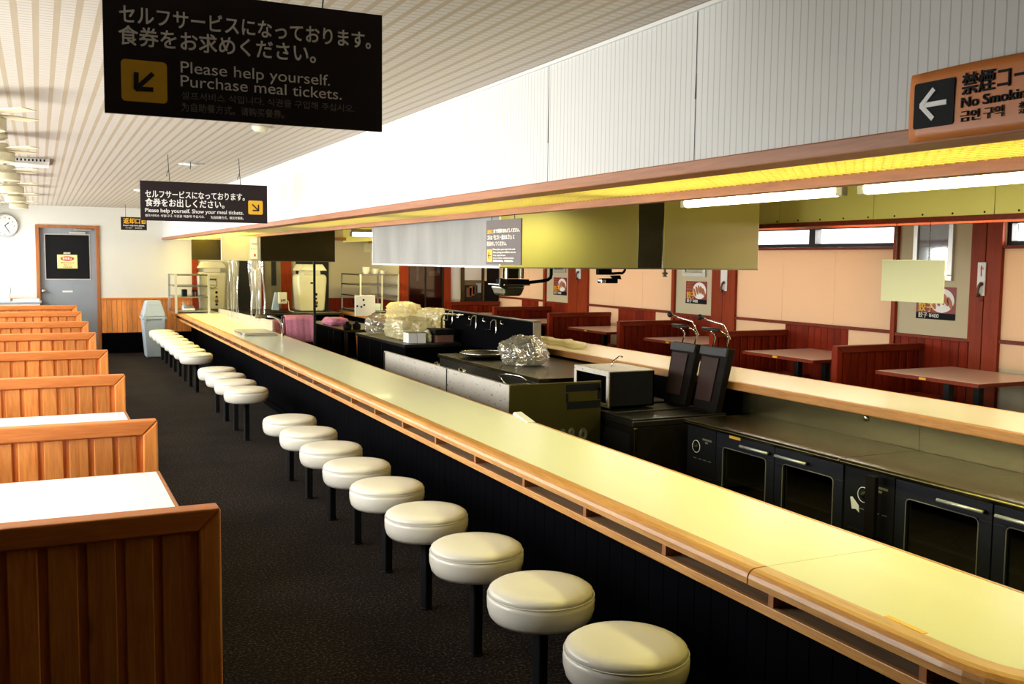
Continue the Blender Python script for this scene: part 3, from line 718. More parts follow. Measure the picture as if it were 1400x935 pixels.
# 4: separate-your-rubbish sign under the soffit trim
X4 = 2.36
U = lambda zx, zy: aX(640+zx/11.69, 290+zy/11.69, X4)
sg = thing('hanging_sign', 'grey rubbish sorting sign hung beneath the soffit in front of the hood', 'sign', (X4, 5.2, 1.55))
A, B = U(290, 150), U(840, 840)
za = 1.806
MB().box(X4, X4+.008, B.y, A.y, 1.553, za).build('board', 'sign_grey', sg, .001)
fx = X4-.001
def l4(s_, zx0, zx1, zy, h_, mm='sign_white', bo=.0006):
    a_, b_ = U(zx0, zy), U(zx1, zy); lettering(s_, mm, sg, (fx, a_.y, a_.z), a_.y-b_.y, h_, 'x', bo)
l4('返却口', 312, 410, 345, .024, 'sign_yellow', .0015); l4('まで食器をおもどしください。', 415, 825, 330, .024, bo=.0015)
l4('ゴミは「生ゴミ・燃えるゴミ」に', 312, 745, 440, .028, bo=.0015); l4('区分けしてください。', 308, 615, 535, .027, bo=.0015)
l4('Please place your tray in the rack.', 400, 760, 608, .014); l4('After putting the rubbish in the bin.', 400, 770, 655, .014)
l4('식기는 반납구에 놓아', 400, 600, 702, .009); l4('주시고 쓰레기는 분리해 주십시오', 400, 735, 745, .009); l4('请将餐具送回。垃圾请分类。', 400, 725, 790, .012, bo=.0008)
a_, b_ = U(306, 595), U(385, 795)
rrect(MB(), b_.y, a_.y, b_.z, a_.z, .004, 0, .001, 'x', X4).build('arrow_square', 'sign_yellow', sg)
arrow(MB(), (a_.y+b_.y)/2, (a_.z+b_.z)/2, .05, PI, 0, 'x', X4-.0012, .1).build('arrow', 'sign_black', sg)
for q in (A.y-.07, B.y+.09): MB().tube([(X4+.004, q, za-.003), (X4+.004, q, 1.832)], .0025, 6).build('hanging_wire', 'wire', sg)
# 5: orange no smoking banner on the soffit face
U = lambda zx, zy: aX(1180+zx/3.117, 40+zy/3.117, 1.84)
ba = thing('wall_banner', 'orange no smoking banner on the soffit at upper right', 'banner', (1.84, 1.4, 1.86))
A, B = U(225, 195), U(206, 483)
y1_, y0_, zt, zb = A.y, .75, 2.011, 1.858
mb = MB()
def banner(u, v):
    y = y1_+(y0_-y1_)*u; z = zb+(zt-zb)*v+.004*math.sin(u*9)*(v-.3)
    return Vector((1.829-.004*math.sin(PI*v)**.3-.0008*math.sin(u*14+v*3) if 0 < v < 1 else 1.829, y, z))
mb.grid(banner, 30, 8); mb.build('sheet', 'sign_orange', ba, smooth=True, solid=.002)
fx = 1.8228
A, B = U(242, 235), U(412, 430); A2, B2 = U(255, 240), U(405, 410)
rrect(MB(), U(412, 300).y, U(242, 300).y, U(242, 430).z, U(300, 228).z, .006, 0, .001, 'x', fx).build('arrow_square', 'black_matte', ba)
arrow(MB(), (U(242, 300).y+U(412, 300).y)/2, (U(242, 430).z+U(300, 228).z)/2, .085, PI, 0, 'x', fx-.0012, .13).build('arrow', 'sign_white', ba)
a_ = U(443, 278); lettering('禁煙コーナー', 'black_matte', ba, (fx, a_.y, a_.z), .245, .05, 'x', .0012)
a_ = U(440, 338); lettering('No Smoking Area', 'black_matte', ba, (fx, a_.y, a_.z), .25, .03, 'x', .0008)
a_ = U(437, 395); lettering('금연 구역', 'black_matte', ba, (fx, a_.y, a_.z), .105, .026, 'x', .0002); lettering('禁烟区', 'black_matte', ba, (fx, a_.y-.142, a_.z), .08, .026, 'x', .0002)
# 6: blank board hung over the far counter
bb = thing('blank_board', 'plain cream board hanging on two chains on the right', 'board', (4.88, 4.4, 1.35))
MB().box(4.876, 4.884, 4.17, 4.655, 1.347, 1.608).build('board', 'paper_cream', bb, .002)
for q in (4.29, 4.55):
    MB().tube([(4.88, q, 1.60)]+[(4.88+(.003 if k % 2 else -.003), q, 1.61+k*.01) for k in range(23)]+[(4.88, q, 1.838)], .0028, 6).build('chain', 'wire', bb)

# ------------------------------------------------------------------ far counter and cold tables
fc = thing('service_counter', 'second cream counter across the kitchen with an oak front edge', 'counter', (4.63, 1.5, 0))
MB().box(4.655, 5.27, 1.5, 16.4, .672, .70).build('worktop', 'counter_pale', fc)
MB().box(4.61, 4.6549, 1.5, 16.4, .640, .701).build('edge_nosing', 'oak_shaded', fc, .008)
MB().box(5.2701, 5.30, 1.5, 16.4, .640, .701).build('edge_nosing', 'oak_edge', fc, .008)
MB().box(4.70, 5.10, 1.5, 16.4, -.25, .672).build('base_panel', 'black_base', fc)
# backsplash plates between cold table and counter
for (a, b, lb) in ((2.45, 4.118, 'steel backsplash plate at the far right under the second counter'), (4.122, 5.74, 'steel backsplash plate with the round cap, behind the cold table'), (6.95, 9.3, 'dark steel backsplash plate behind the bag of lids')):
    o = MB().box(4.675, 4.699, a, b, .478 if a < 6 else .622, .655).build('backsplash_plate', 'steel_brushed'); tag(o, lb, 'backsplash', 'steel backsplash plates')
p = aX(1185, 571, 4.675)
o = MB().lathe([(.022, 0), (.022, .008), (.014, .009), (.014, .014), (.006, .016)], (4.6745, p.y, p.z), 20, 'x').build('pipe_plug', 'chrome', smooth=True)
tag(o, 'small round metal cap on the steel backsplash', 'cap')
def cold_table(y0, y1, label, fx=4.10, cw=.33):
    """y1 is the far end; control unit at the far end, two glass doors toward the camera"""
    r = thing('cold_table', label, 'fridge', (fx, y0, -.25), 'undercounter fridges'); zt = .48
    # carcase as a shell so that the glass doors look into it
    c = MB().box(fx+.03, 4.66, y0, y1, -.17, -.15).box(fx+.03, 4.66, y0, y1, .43, .45).box(4.64, 4.66, y0, y1, -.15, .43)
    ctl = y1-cw; mid = (y0+ctl)/2
    for q in (y0, mid-.01, ctl, y1-.02): c.box(fx+.03, 4.64, q, q+.02, -.15, .43)
    c.build('carcase', 'fridge_black', r)
    # rolled worktop
    prof = [(4.67, zt-.03), (fx+.01, zt-.035), (fx-.03, zt-.035), (fx-.045, zt-.022), (fx-.045, zt-.010), (fx-.034, zt), (4.67, zt)]
    t = MB(); t.prism([(x, y0, z) for x, z in prof], (0, y1-y0, 0)); t.build('worktop', 'steel_brushed', r, .004)
    # control unit
    f = MB().box(fx, fx+.03, ctl+.006, y1-.004, -.16, .44); f.build('control_panel', 'black_matte', r, .003)
    d = MB(); cy, cz = ctl+.22, .30
    d.tube([(fx-.002, cy+.042*math.cos(a), cz+.042*math.sin(a)) for a in [k*2*PI/24 for k in range(24)]], .0022, 5, True); d.build('dial_ring', 'sign_white', r)
    MB().lathe([(.026, 0), (.026, .008), (.016, .012), (.016, .02)], (fx, cy, cz), 20, 'x').build('dial_knob', 'black_metal', r, smooth=True)
    q = MB().box(fx-.0015, fx, ctl+.05, ctl+.15, .355, .368).box(fx-.0015, fx, ctl+.09, ctl+.12, .335, .348)
    for k in range(4): q.box(fx-.0015, fx, ctl+.05+k*.055, ctl+.05+k*.055+.035, .215, .221)
    q.build('panel_print', 'seal_grey', r)
    g = MB()
    for k in range(9): g.box(fx-.004, fx, ctl+.04, y1-.04, -.12+k*.026, -.11+k*.026)
    g.build('vent_grille', 'black_metal', r)
    # doors
    for (a, b) in ((y0+.006, mid-.004), (mid+.004, ctl-.002)):
        e = MB(); W_ = .075
        e.box(fx, fx+.03, a, b, .345, .435).box(fx, fx+.03, a, b, -.16, -.08).box(fx, fx+.03, a, a+W_, -.08, .345).box(fx, fx+.03, b-W_, b, -.08, .345)
        dr = e.build('door', 'fridge_black', r, .002)
        rr = [];
        for (cy, cz, a0) in ((b-W_-.025, .345-.025, 0), (a+W_+.025, .345-.025, PI/2), (a+W_+.025, -.08+.025, PI), (b-W_-.025, -.08+.025, 3*PI/2)):
            for k in range(6): t_ = a0+k*PI/10; rr.append((fx-.001, cy+.027*math.cos(t_), cz+.027*math.sin(t_)))
        MB().tube(rr, .0035, 6, True).build('seal', 'seal_grey', dr, smooth=True)
        MB().box(fx+.014, fx+.018, a+W_, b-W_, -.08, .345).build('pane', 'dark_pane', dr)
        hy0, hy1 = (b-.30, b-.03) if a < y0+.1 else (a+.03, a+.30)
        MB().tube([(fx-.028, hy0, .392), (fx-.028, hy1, .392)], .009, 10).build('handle', 'silver_frame', dr, smooth=True)
        for q_ in (hy0+.01, hy1-.01): MB().tube([(fx, q_, .392), (fx-.03, q_, .392)], .008, 8).build('handle_mount', 'black_metal', dr)
        sh = MB()
        for k in range(14): sh.box(fx+.06+k*.035, fx+.064+k*.035, a+.02, b-.02, .12, .124)
        sh.box(fx+.05, fx+.058, a+.02, b-.02, .115, .128); sh.build('wire_shelf', 'seal_grey', r)
    ft = MB()
    for q in (y0+.05, y1-.05):
        for x in (fx+.08, 4.58): ft.cyl((x, q, -.25), (x, q, -.17), .018, 10)
    ft.build('feet', 'steel_dark', r)
    return r
ca = cold_table(4.13, 5.63, 'black glass door fridge with the yellow tag, left of the pair under steel worktops')
cb = cold_table(2.56, 4.125, 'black glass door fridge at the right edge, torn paper on its control panel', cw=.37)
p, q = aX(997, 594, 4.095), aX(1012, 601, 4.095)
o = MB().box(4.096, 4.0995, q.y, p.y, q.z-.008, p.z+.004).build('fridge_tag', 'sign_yellow'); tag(o, 'dull yellow tag stuck on the left fridge door', 'tag')
p = aX(1168, 688, 4.095)
mb = MB().prism([(4.0985, p.y+.035, p.z+.03), (4.0985, p.y+.02, p.z+.035), (4.0985, p.y-.03, p.z-.005), (4.0985, p.y-.035, p.z-.045), (4.0985, p.y-.01, p.z-.03), (4.0985, p.y+.02, p.z-.035)], (-.001, 0, 0))
o = mb.build('torn_paper', 'white_plastic'); tag(o, 'torn white paper scrap on the right fridge control panel', 'paper')
# dark slim post standing in front of the second control panel
a, b = aX(1193, 655, 4.03), aX(1193, 745, 4.03)
o = MB().box(4.012, 4.042, a.y-.035, a.y+.035, -.25, a.z+.02).build('floor_post', 'dark_iron', None, .004); tag(o, 'slim dark post standing in front of the right fridge control panel', 'post')

# ------------------------------------------------------------------ gyoza grill with raised lids, steel box beside it
gr = thing('gyoza_grill', 'black twin grill with two lids standing open, between steel box and fridges', 'grill', (3.75, 5.78, -.25))
gx0, gx1, gy0, gy1, gz = 3.75, 4.55, 5.78, 6.98, .470
MB().box(gx0, gx1, gy0, gy1, -.15, gz-.06).build('body', 'dark_iron', gr, .006)
MB().box(gx0-.012, gx1+.01, gy0-.005, gy1, gz-.06, gz-.012).build('front_rail', 'steel_dark', gr, .008)
MB().box(gx0-.002, gx0+.03, gy0-.008, gy0+.04, -.15, gz-.06).build('corner_trim', 'steel_brushed', gr, .006)
t = MB().box(gx0-.012, gx0+.04, gy0, gy1, gz-.012, gz).box(gx1-.05, gx1+.01, gy0, gy1, gz-.012, gz)
for q in (gy0, 6.12, 6.46): t.box(gx0+.04, gx1-.05, q, q+.03, gz-.012, gz)
t.box(gx0+.04, gx1-.05, 6.46, gy1, gz-.012, gz); t.build('top_frame', 'steel_dark', gr, .003)
for a, b in ((gy0+.03, 6.12), (6.15, 6.46)): MB().box(gx0+.041, gx1-.051, a+.001, b-.001, gz-.05, gz-.02).build('grill_plate', 'dark_iron', gr)
pn = MB().box(gx0-.004, gx0, gy0+.05, gy1-.02, .12, .36); pn.build('front_panel', 'black_matte', gr, .002)
for q in (6.68, 6.16): MB().box(gx0-.012, gx0-.004, q, q+.09, .27, .31).build('switch_knob', 'black_metal', gr, .004)
for q in (gy0+.06, gy1-.06):
    for x in (gx0+.06, gx1-.06): MB().cyl((x, q, -.25), (x, q, -.15), .022, 10).build('leg', 'steel_dark', gr)
def lid(bl, br, tl, tr):
    """lid panel from four corner points (on its face toward the aisle), thickness backwards"""
    bl, br, tl, tr = map(Vector, (bl, br, tl, tr)); n_ = (br-bl).cross(tl-bl).normalized()
    if n_.x < 0: n_ = -n_
    T = n_*.06
    o = MB().hexa([bl, br, br+T, bl+T], [tl, tr, tr+T, tl+T]).build('lid', 'dark_iron', gr, .008)
    def pt(u, v, d=0): return bl.lerp(br, u).lerp(tl.lerp(tr, u), v)-n_*d
    MB().hexa([pt(.1, .15, .002), pt(.74, .15, .002), pt(.74, .15, .012), pt(.1, .15, .012)], [pt(.1, .83, .002), pt(.74, .83, .002), pt(.74, .83, .012), pt(.1, .83, .012)]).build('lid_plate', 'lid_brown', o, .003)
    MB().hexa([pt(.0, .86, .001), pt(1, .86, .001), pt(1, .86, .02), pt(.0, .86, .02)], [pt(0, .99, .001), pt(1, .99, .001), pt(1, .99, .02), pt(0, .99, .02)]).build('lid_rim', 'black_metal', o, .003)
    return tl, tr, n_
for (cy, yb) in ((6.315, 0), (5.93, 0)):
    bl, br = (4.46, cy+.14, .475), (4.46, cy-.14, .475)
    tl, tr, n_ = lid(bl, br, (4.52, cy+.11, .955), (4.52, cy-.21, .955))
    h1 = 1.085; cy -= .05
    for q in (cy+.07, cy-.09):
        MB().tube([(4.54, q, .94), (4.55, q-.02, 1.02), (4.52, q-.015, 1.06), (4.47, q+.01, h1)], .006, 8).build('lid_arm', 'chrome', gr, smooth=True)
    MB().cyl((4.47, cy+.10, h1), (4.47, cy-.10, h1), .014, 12).build('lid_handle', 'black_metal', gr, smooth=True)
    MB().tube([(4.55, cy-.13, 1.02), (4.51, cy-.10, h1+.04), (4.42, cy+.06, h1+.085)], .006, 8).build('counterweight_arm', 'chrome', gr, smooth=True)
    MB().lathe([(.002, -.024), (.016, -.018), (.024, 0), (.016, .018), (.002, .024)], (4.42, cy+.07, h1+.087), 14).build('counterweight_ball', 'black_metal', gr, smooth=True)
# open steel box
sb = thing('steel_box', 'open fronted steel box with silver frame standing left of the raised lids', 'box', (3.84, 6.24, .473))
x0, x1, y0, y1, z0, z1 = 3.845, 4.25, 6.28, 6.80, .474, .745
s = MB().box(x0, x1, y0, y0+.012, z0, z1).box(x0, x1, y1-.012, y1, z0, z1).box(x0, x1, y0, y1, z0, z0+.012).box(x1-.012, x1, y0, y1, z0, z1)
s.build('shell', 'black_matte', sb)
MB().box(x0, x1+.004, y0-.003, y1+.003, z1, z1+.008).build('top_plate', 'steel_worn', sb, .002)
f = MB(); e = .032
f.box(x0-.008, x0, y0-.004, y1+.004, z1-e, z1+.008).box(x0-.008, x0, y0-.004, y1+.004, z0, z0+e).box(x0-.008, x0, y0-.004, y0+e, z0+e, z1-e).box(x0-.008, x0, y1-e, y1+.004, z0+e, z1-e)
f.build('front_frame', 'steel_worn', sb, .002)
MB().tube([(x0+.004, y0-.004, z0), (x0+.004, y0-.004, z1)], .006, 6).build('corner_edge', 'chrome', sb)
MB().tube([(x0+.2, y0+.3, z1+.006), (x0+.22, y0+.3, z1+.05), (x0+.28, y0+.31, z1+.085), (x0+.31, y0+.31, z1+.08)], .007, 8).build('hook_handle', 'chrome', sb, smooth=True)

# ------------------------------------------------------------------ cooking island
isl = thing('cooking_range', 'long steel range with a speckled splash wall facing the near counter', 'range', (2.95, 6.15, -.25))
ix, iy0, iy1, it = 2.955, 6.17, 8.95, .70
MB().box(ix, ix+.03, iy0, 7.33, -.2, it).box(ix, ix+.03, 7.36, iy1, -.2, it).build('splash_wall', 'steel_worn', isl, .003)
MB().box(ix+.004, ix+.03, 7.33, 7.36, -.2, it-.004).build('splash_joint', 'steel_dark', isl)
MB().box(ix+.001, 3.70, iy0-.016, iy0-.001, -.2, it+.004).build('end_plate', 'steel_olive', isl, .002)
MB().box(ix+.03, 3.62, iy0, iy1, -.2, .52).build('burner_body', 'steel_dark', isl)
MB().box(3.62, 3.64, iy0, iy1, -.2, .585).build('inner_wall', 'steel_dark', isl)
MB().box(ix-.002, ix+.05, iy1-.04, iy1+.002, -.25, it-.01).build('end_post', 'steel_dark', isl)
tp = MB()
T_ = lambda px, py: aY(px, py, iy0-.017)
for (a, b, c_, d_) in ((774, 526, 820.5, 533.5), (775, 549.5, 820.5, 557), (817, 530, 822.5, 545.5), (774, 538, 777, 550)):
    p, q = T_(a, b), T_(c_, d_); tp.box(p.x, q.x, iy0-.018, iy0-.016, q.z, p.z)
o = tp.build('tape_frame', 'black_matte', isl)
for i, (a, b, r_) in enumerate(((769, 592, .03), (781, 592, .035), (797, 594, .045))):
    p = T_(a, b); mb = MB()
    for k in range(3): mb.tube([(p.x+(r_-k*.011)*math.cos(t)*.7, iy0-.018, p.z+(r_-k*.011)*math.sin(t)) for t in [j*2*PI/18 for j in range(18)]], .0022, 5, True)
    o = mb.build('hook_sticker', 'vinyl_strip'); tag(o, ['leftmost', 'middle', 'rightmost'][i]+' of three clear hook stickers on the olive end plate', 'sticker', 'clear stickers on the end plate')
p, q = aZ(706, 566, .704), aZ(727, 577, .704)
o = MB().hexa([(q.x-.025, q.y, .7015), (q.x+.02, q.y, .7015), (p.x+.02, p.y, .7015), (p.x-.025, p.y, .7015)], [(q.x-.025, q.y, .704), (q.x+.02, q.y, .704), (p.x+.03, p.y, .716), (p.x-.015, p.y, .716)]).build('paper_slip', 'white_plastic')
tag(o, 'white paper slip at the back edge of the near counter', 'paper')
# burners, pans and handles in the trough
for i, y in enumerate((8.5, 7.9)):
    r = MB()
    r.tube([(3.30+.16*math.cos(t), y+.16*math.sin(t), .53) for t in [j*2*PI/24 for j in range(24)]], .012, 6, True)
    for k in range(4): t = k*PI/2+.4; r.tube([(3.30+.16*math.cos(t), y+.16*math.sin(t), .53), (3.30+.05*math.cos(t), y+.05*math.sin(t), .55)], .01, 6)
    r.build('burner_ring', 'dark_iron', isl, smooth=True)
for i, (a, b, lb) in enumerate(((8.2, .62, 'chrome tap lever on the range behind the splash wall, farther one'), (7.62, .63, 'chrome tap lever on the range behind the splash wall, nearer one'))):
    h = thing('gas_lever', lb, 'lever', (3.2, a, .53), 'chrome levers on the range')
    MB().tube([(3.30, a+.2, b), (3.22, a+.06, b+.01), (3.16, a-.1, b-.01), (3.14, a-.2, b+.01), (3.14, a-.21, b+.045)], .012, 8).build('lever_bar', 'chrome', h, smooth=True)
    MB().tube([(3.19, a-.02, b+.004), (3.22, a+.06, b+.012), (3.26, a+.13, b+.008)], .022, 12).build('grip', 'steel', h, smooth=True)
    MB().cyl((3.30, a+.18, .53), (3.30, a+.18, b), .012, 8).build('post', 'steel_dark', h)
h = thing('fry_basket', 'wire basket with a bent handle inside the range trough', 'basket', (3.3, 6.6, .53))
mb = MB()
for k in range(7): mb.tube([(3.18+k*.05, 6.45, .60), (3.18+k*.05, 6.45, .535), (3.18+k*.05, 6.95, .535), (3.18+k*.05, 6.95, .60)], .003, 5)
mb.build('wire_mesh', 'chrome', h)
MB().tube([(3.18, 6.45, .60), (3.48, 6.45, .60), (3.48, 6.95, .60), (3.18, 6.95, .60)], .005, 6, True).build('rim', 'chrome', h)
MB().tube([(3.30, 6.95, .60), (3.28, 7.05, .66), (3.28, 6.90, .69), (3.34, 6.75, .685), (3.36, 6.70, .655)], .006, 6).build('handle', 'chrome', h, smooth=True)
# rear worktop that carries the bag
wt = thing('steel_worktop', 'steel worktop behind the range, carrying the plastic bag', 'worktop', (3.65, 7.04, -.25))
MB().box(3.645, 4.66, 7.04, 9.3, .585, .62).build('tabletop', 'steel_brushed', wt, .004)
MB().box(3.66, 4.64, 7.06, 9.28, .40, .585).build('apron', 'steel_dark', wt)
for x in (3.70, 4.60):
    for y in (7.1, 9.2): MB().cyl((x, y, -.25), (x, y, .40), .025, 10).build('leg', 'steel_dark', wt)
w2 = thing('steel_worktop', 'low steel shelf next to the bag worktop, left of the steel box', 'worktop', (3.72, 6.99, -.25))
MB().box(3.66, 4.64, 6.995, 7.03, -.25, .56).build('panel', 'steel_dark', w2)
# big pan
pan = thing('wok_pan', 'wide shallow pan with a bright rim in front of the hook panel', 'pan', (3.93, 8.75, .622))
MB().lathe([(.10, .001), (.16, .012), (.235, .05), (.24, .05), (.165, .006), (.1, .005)], (3.93, 8.77, .622), 36).build('bowl', 'steel_dark', pan, smooth=True)
MB().tube([(3.93+.24*math.cos(t), 8.77+.24*math.sin(t), .672) for t in [j*2*PI/40 for j in range(40)]], .006, 6, True).build('rim', 'chrome', pan, smooth=True)
# hook panel
hp = thing('ladle_rack', 'tall black back panel hung with chrome ladle hooks', 'panel', (4.25, 8.4, .62))
MB().box(4.30, 4.36, 8.43, 10.75, .622, .985).build('panel', 'black_base', hp, .003)
MB().box(4.29, 4.37, 8.415, 8.43, .622, .99).build('end_cap', 'steel', hp)
MB().box(4.29, 4.37, 8.415, 10.75, .985, .993).build('top_cap', 'steel_dark', hp)
for i, (a, b) in enumerate(((617, 434), (649, 441), (676, 447))):
    p = aX(a, b, 4.29); h = MB(); s = 1.0
    h.tube([(4.28, p.y+.16, p.z-.05), (4.26, p.y+.16, p.z-.035), (4.26, p.y+.03, p.z-.03), (4.26, p.y+.02, p.z+.05), (4.27, p.y-.01, p.z+.075), (4.27, p.y-.08, p.z+.075), (4.26, p.y-.11, p.z+.05), (4.26, p.y-.11, p.z-.05), (4.25, p.y-.09, p.z-.08)], .007, 8)
    o = h.build('ladle_hook', 'chrome', smooth=True); tag(o, 'chrome wire hook on the black panel, '+['left one', 'middle one', 'right one above the bag'][i], 'hook', 'hooks on the black panel')
for i, y in enumerate((10.28, 9.93, 9.55, 9.1)):
    h = MB().tube([(4.285, y, .96), (4.255, y, .955), (4.25, y-.02, .93), (4.27, y-.05, .925)], .006, 6)
    o = h.build('peg_hook', 'chrome', smooth=True); tag(o, 'small chrome peg at the top of the black panel', 'hook', 'small pegs on the black panel')

# ------------------------------------------------------------------ plastic bags
def crumple(name, m, loc, size, seed, amp=.22, freq=2.2, sub=5, flat=.0, parent=None, boxy=0):
    bm = bmesh.new(); bmesh.ops.create_icosphere(bm, subdivisions=sub, radius=1)
    o_ = Vector((seed*3.7, seed*1.9, seed*5.1))
    for v in bm.verts:
        d = v.co.normalized()
        if boxy: mxc = max(abs(d.x), abs(d.y), abs(d.z)); d = d.lerp(d/mxc*.85, boxy)
        q = Vector((d.x, d.y, d.z*.55)); wv = Vector((noise.noise(q*3+o_), noise.noise(q*3.1-o_), noise.noise(q*2.9+o_*2)))*.35
        f1 = 1-abs(noise.noise((q+wv)*freq*1.6+o_)); f2 = 1-abs(noise.noise((q+wv)*freq*3.6+o_)); f3 = 1-abs(noise.noise((q+wv)*freq*7.5-o_))
        n_ = noise.noise(d*freq*.7+o_)*.5 + f1**3*.40 + f2**3*.28 + f3**4*.22
        d = d*(1-amp*.6+amp*n_)
        z = d.z*size[2]
        if z < -size[2]*.62: z = -size[2]*.62-(abs(z)-size[2]*.62)*.05
        v.co = Vector((d.x*size[0], d.y*size[1], z+size[2]*.66))+Vector(loc)
    mb = MB(); mb.bm.free(); mb.bm = bm
    return mb.build(name, m, parent, smooth=True)
bg_ = thing('plastic_bag', 'clear plastic bag full of pot lids on the steel worktop', 'bag', (4.0, 8.05, .621))
crumple('bag_film', 'plastic_wrap', (4.0, 8.05, .622), (.22, .24, .165), 3, .34, 2.4, parent=bg_)
for i, (x, y, z, r_, ax) in enumerate(((3.95, 8.02, .74, .10, (.5, -.6, .7)), (4.08, 7.97, .74, .085, (-.2, -.9, .4)), (4.02, 8.02, .67, .10, (-.4, -.2, .9)), (4.10, 8.0, .66, .09, (.2, .1, 1)))):
    mb = MB().lathe([(.002, .018), (.02, .018), (.022, .012), (r_*.6, .010), (r_, 0), (r_, -.005), (r_*.6, .004), (.002, .008)], (0, 0, 0), 28)
    rot = Vector(ax).to_track_quat('Z', 'Y').to_matrix()
    for v in mb.bm.verts: v.co = rot @ v.co + Vector((x, y, z))
    o = mb.build('pot_lid', 'chrome', smooth=True); tag(o, 'pot lid inside the clear plastic bag, '+('upper left', 'upper right', 'lower left', 'lower right')[i], 'lid', 'lids in the bag')
# black preparation table with wrapped things
bt = thing('prep_table', 'black topped prep table carrying the bag heap and tins', 'table', (3.57, 10.1, -.25))
MB().box(3.57, 4.25, 10.1, 11.95, .615, .65).build('tabletop', 'steel_dark', bt, .004)
MB().box(3.59, 4.23, 10.12, 11.93, -.15, .615).build('cabinet', 'black_base', bt)
for y in (10.5, 10.95, 11.4): MB().box(3.588, 3.592, y, y+.012, -.1, .6).build('door_gap', 'dark_iron', bt)
for x in (3.63, 4.19):
    for y in (10.17, 11.88): MB().cyl((x, y, -.25), (x, y, -.15), .02, 8).build('leg', 'steel_dark', bt)
o = crumple('wrapped_bundle', 'wrap_milky', (3.92, 10.93, .652), (.26, .44, .165), 11, .30, 2.0, boxy=.5); tag(o, 'large bundle wrapped in milky plastic on the black prep table', 'bundle')
o = crumple('plastic_bag', 'plastic_wrap', (3.76, 11.66, .652), (.15, .19, .16), 17, .34, 2.6); tag(o, 'clear plastic bag with a green spot left of the milky bundle', 'bag')
p = aZ(549, 468, .652)
tb = thing('storage_tin', 'pair of white square tins at the corner of the black prep table', 'tin', (3.70, 10.28, .652))
for k in range(2): MB().box(3.66+k*.105, 3.76+k*.105, 10.22, 10.40, .652, .765).build('tin', 'white_plastic', tb, .004)
MB().box(3.655, 3.87, 10.215, 10.405, .7655, .772).build('lid', 'sign_yellow' if 0 else 'steel', tb, .002)
bb2 = thing('wooden_box', 'brown box with a dark lid right of the white tins', 'box', (4.05, 10.3, .652))
MB().box(3.985, 4.19, 10.20, 10.45, .652, .735).build('box_body', 'brown_box', bb2, .004)
MB().box(3.965, 4.205, 10.19, 10.47, .735, .80).build('box_lid', 'dark_iron', bb2, .006)
o = crumple('foil_packet', 'paper_cream', (3.925, 10.33, .652), (.035, .09, .08), 23, .4, 3); tag(o, 'crumpled packet squeezed between white tins and brown box', 'packet')
fb = thing('tap', 'chrome swan neck tap standing among the plastic wrapped goods', 'tap', (4.22, 10.6, .652))
MB().tube([(4.2, 10.6, .652), (4.2, 10.6, .90), (4.2, 10.57, .935), (4.2, 10.50, .955), (4.205, 10.2, .965), (4.21, 10.05, .965)], .013, 10).build('spout', 'chrome', fb, smooth=True)
MB().lathe([(.03, 0), (.03, .012), (.018, .03), (.018, .06)], (4.2, 10.6, .652), 14).build('tap_base', 'chrome', fb, smooth=True)
MB().tube([(4.208, 10.10, .962), (4.208, 10.10, .92)], .012, 8).tube([(4.20, 10.2, .968), (4.21, 9.98, .972)], .010, 8).build('tap_lever', 'chrome', fb, smooth=True)
# wrapped goods lying along the far counter
for i, (a, b, sx, sz, m_, sd, lb) in enumerate(((14.35, 13.2, .20, .16, 'wrap_milky', 31, 'frilly milky plastic bag heap on the far counter, highest of the heaps'), (12.9, 12.0, .22, .14, 'wrap_milky', 37, 'plastic wrapped stack on the far counter, middle of the heaps'),
                                       (11.95, 10.6, .19, .13, 'wrap_milky', 41, 'flat plastic wrapped stack on the far counter, behind the swan neck tap'))):
    o = crumple('wrapped_bundle', m_, (4.86, (a+b)/2, .702), (sx, (a-b)/2*1.05, sz), sd, .3, 2.2, boxy=.3); tag(o, lb, 'bundle', 'wrapped heaps on the far counter')
pts = [(4.86+.04*math.sin(k*1.7), 10.55-k*.11, .735+.008*math.sin(k*2.1)) for k in range(20)]
o = MB().tube(pts, [.05+.012*math.sin(k*2.9) for k in range(20)], 10).build('rolled_sheet', 'wrap_milky', smooth=True)
for v in o.data.vertices: v.co.z = .702+max(0, (v.co.z-.69))*.75
tag(o, 'rolled plastic sheet lying along the far counter behind the black panel', 'sheet')
wp = thing('white_panel', 'white panel with black spots leaning beside the bag heap', 'panel', (4.75, 14.6, .702))
a, b = aY(485.5, 404, 14.55), aY(513, 424, 14.55)
MB().box(a.x, b.x, 14.55, 14.58, .703, a.z).build('board', 'white_plastic', wp, .003)
for (u, v) in ((497, 410), (498, 417), (488.5, 418.5), (494, 419.5)):
    p = aY(u, v, 14.55); MB().lathe([(.016, 0), (.016, .006)], (p.x, 14.551, p.z), 10, 'y').build('spot', 'black_matte', wp)

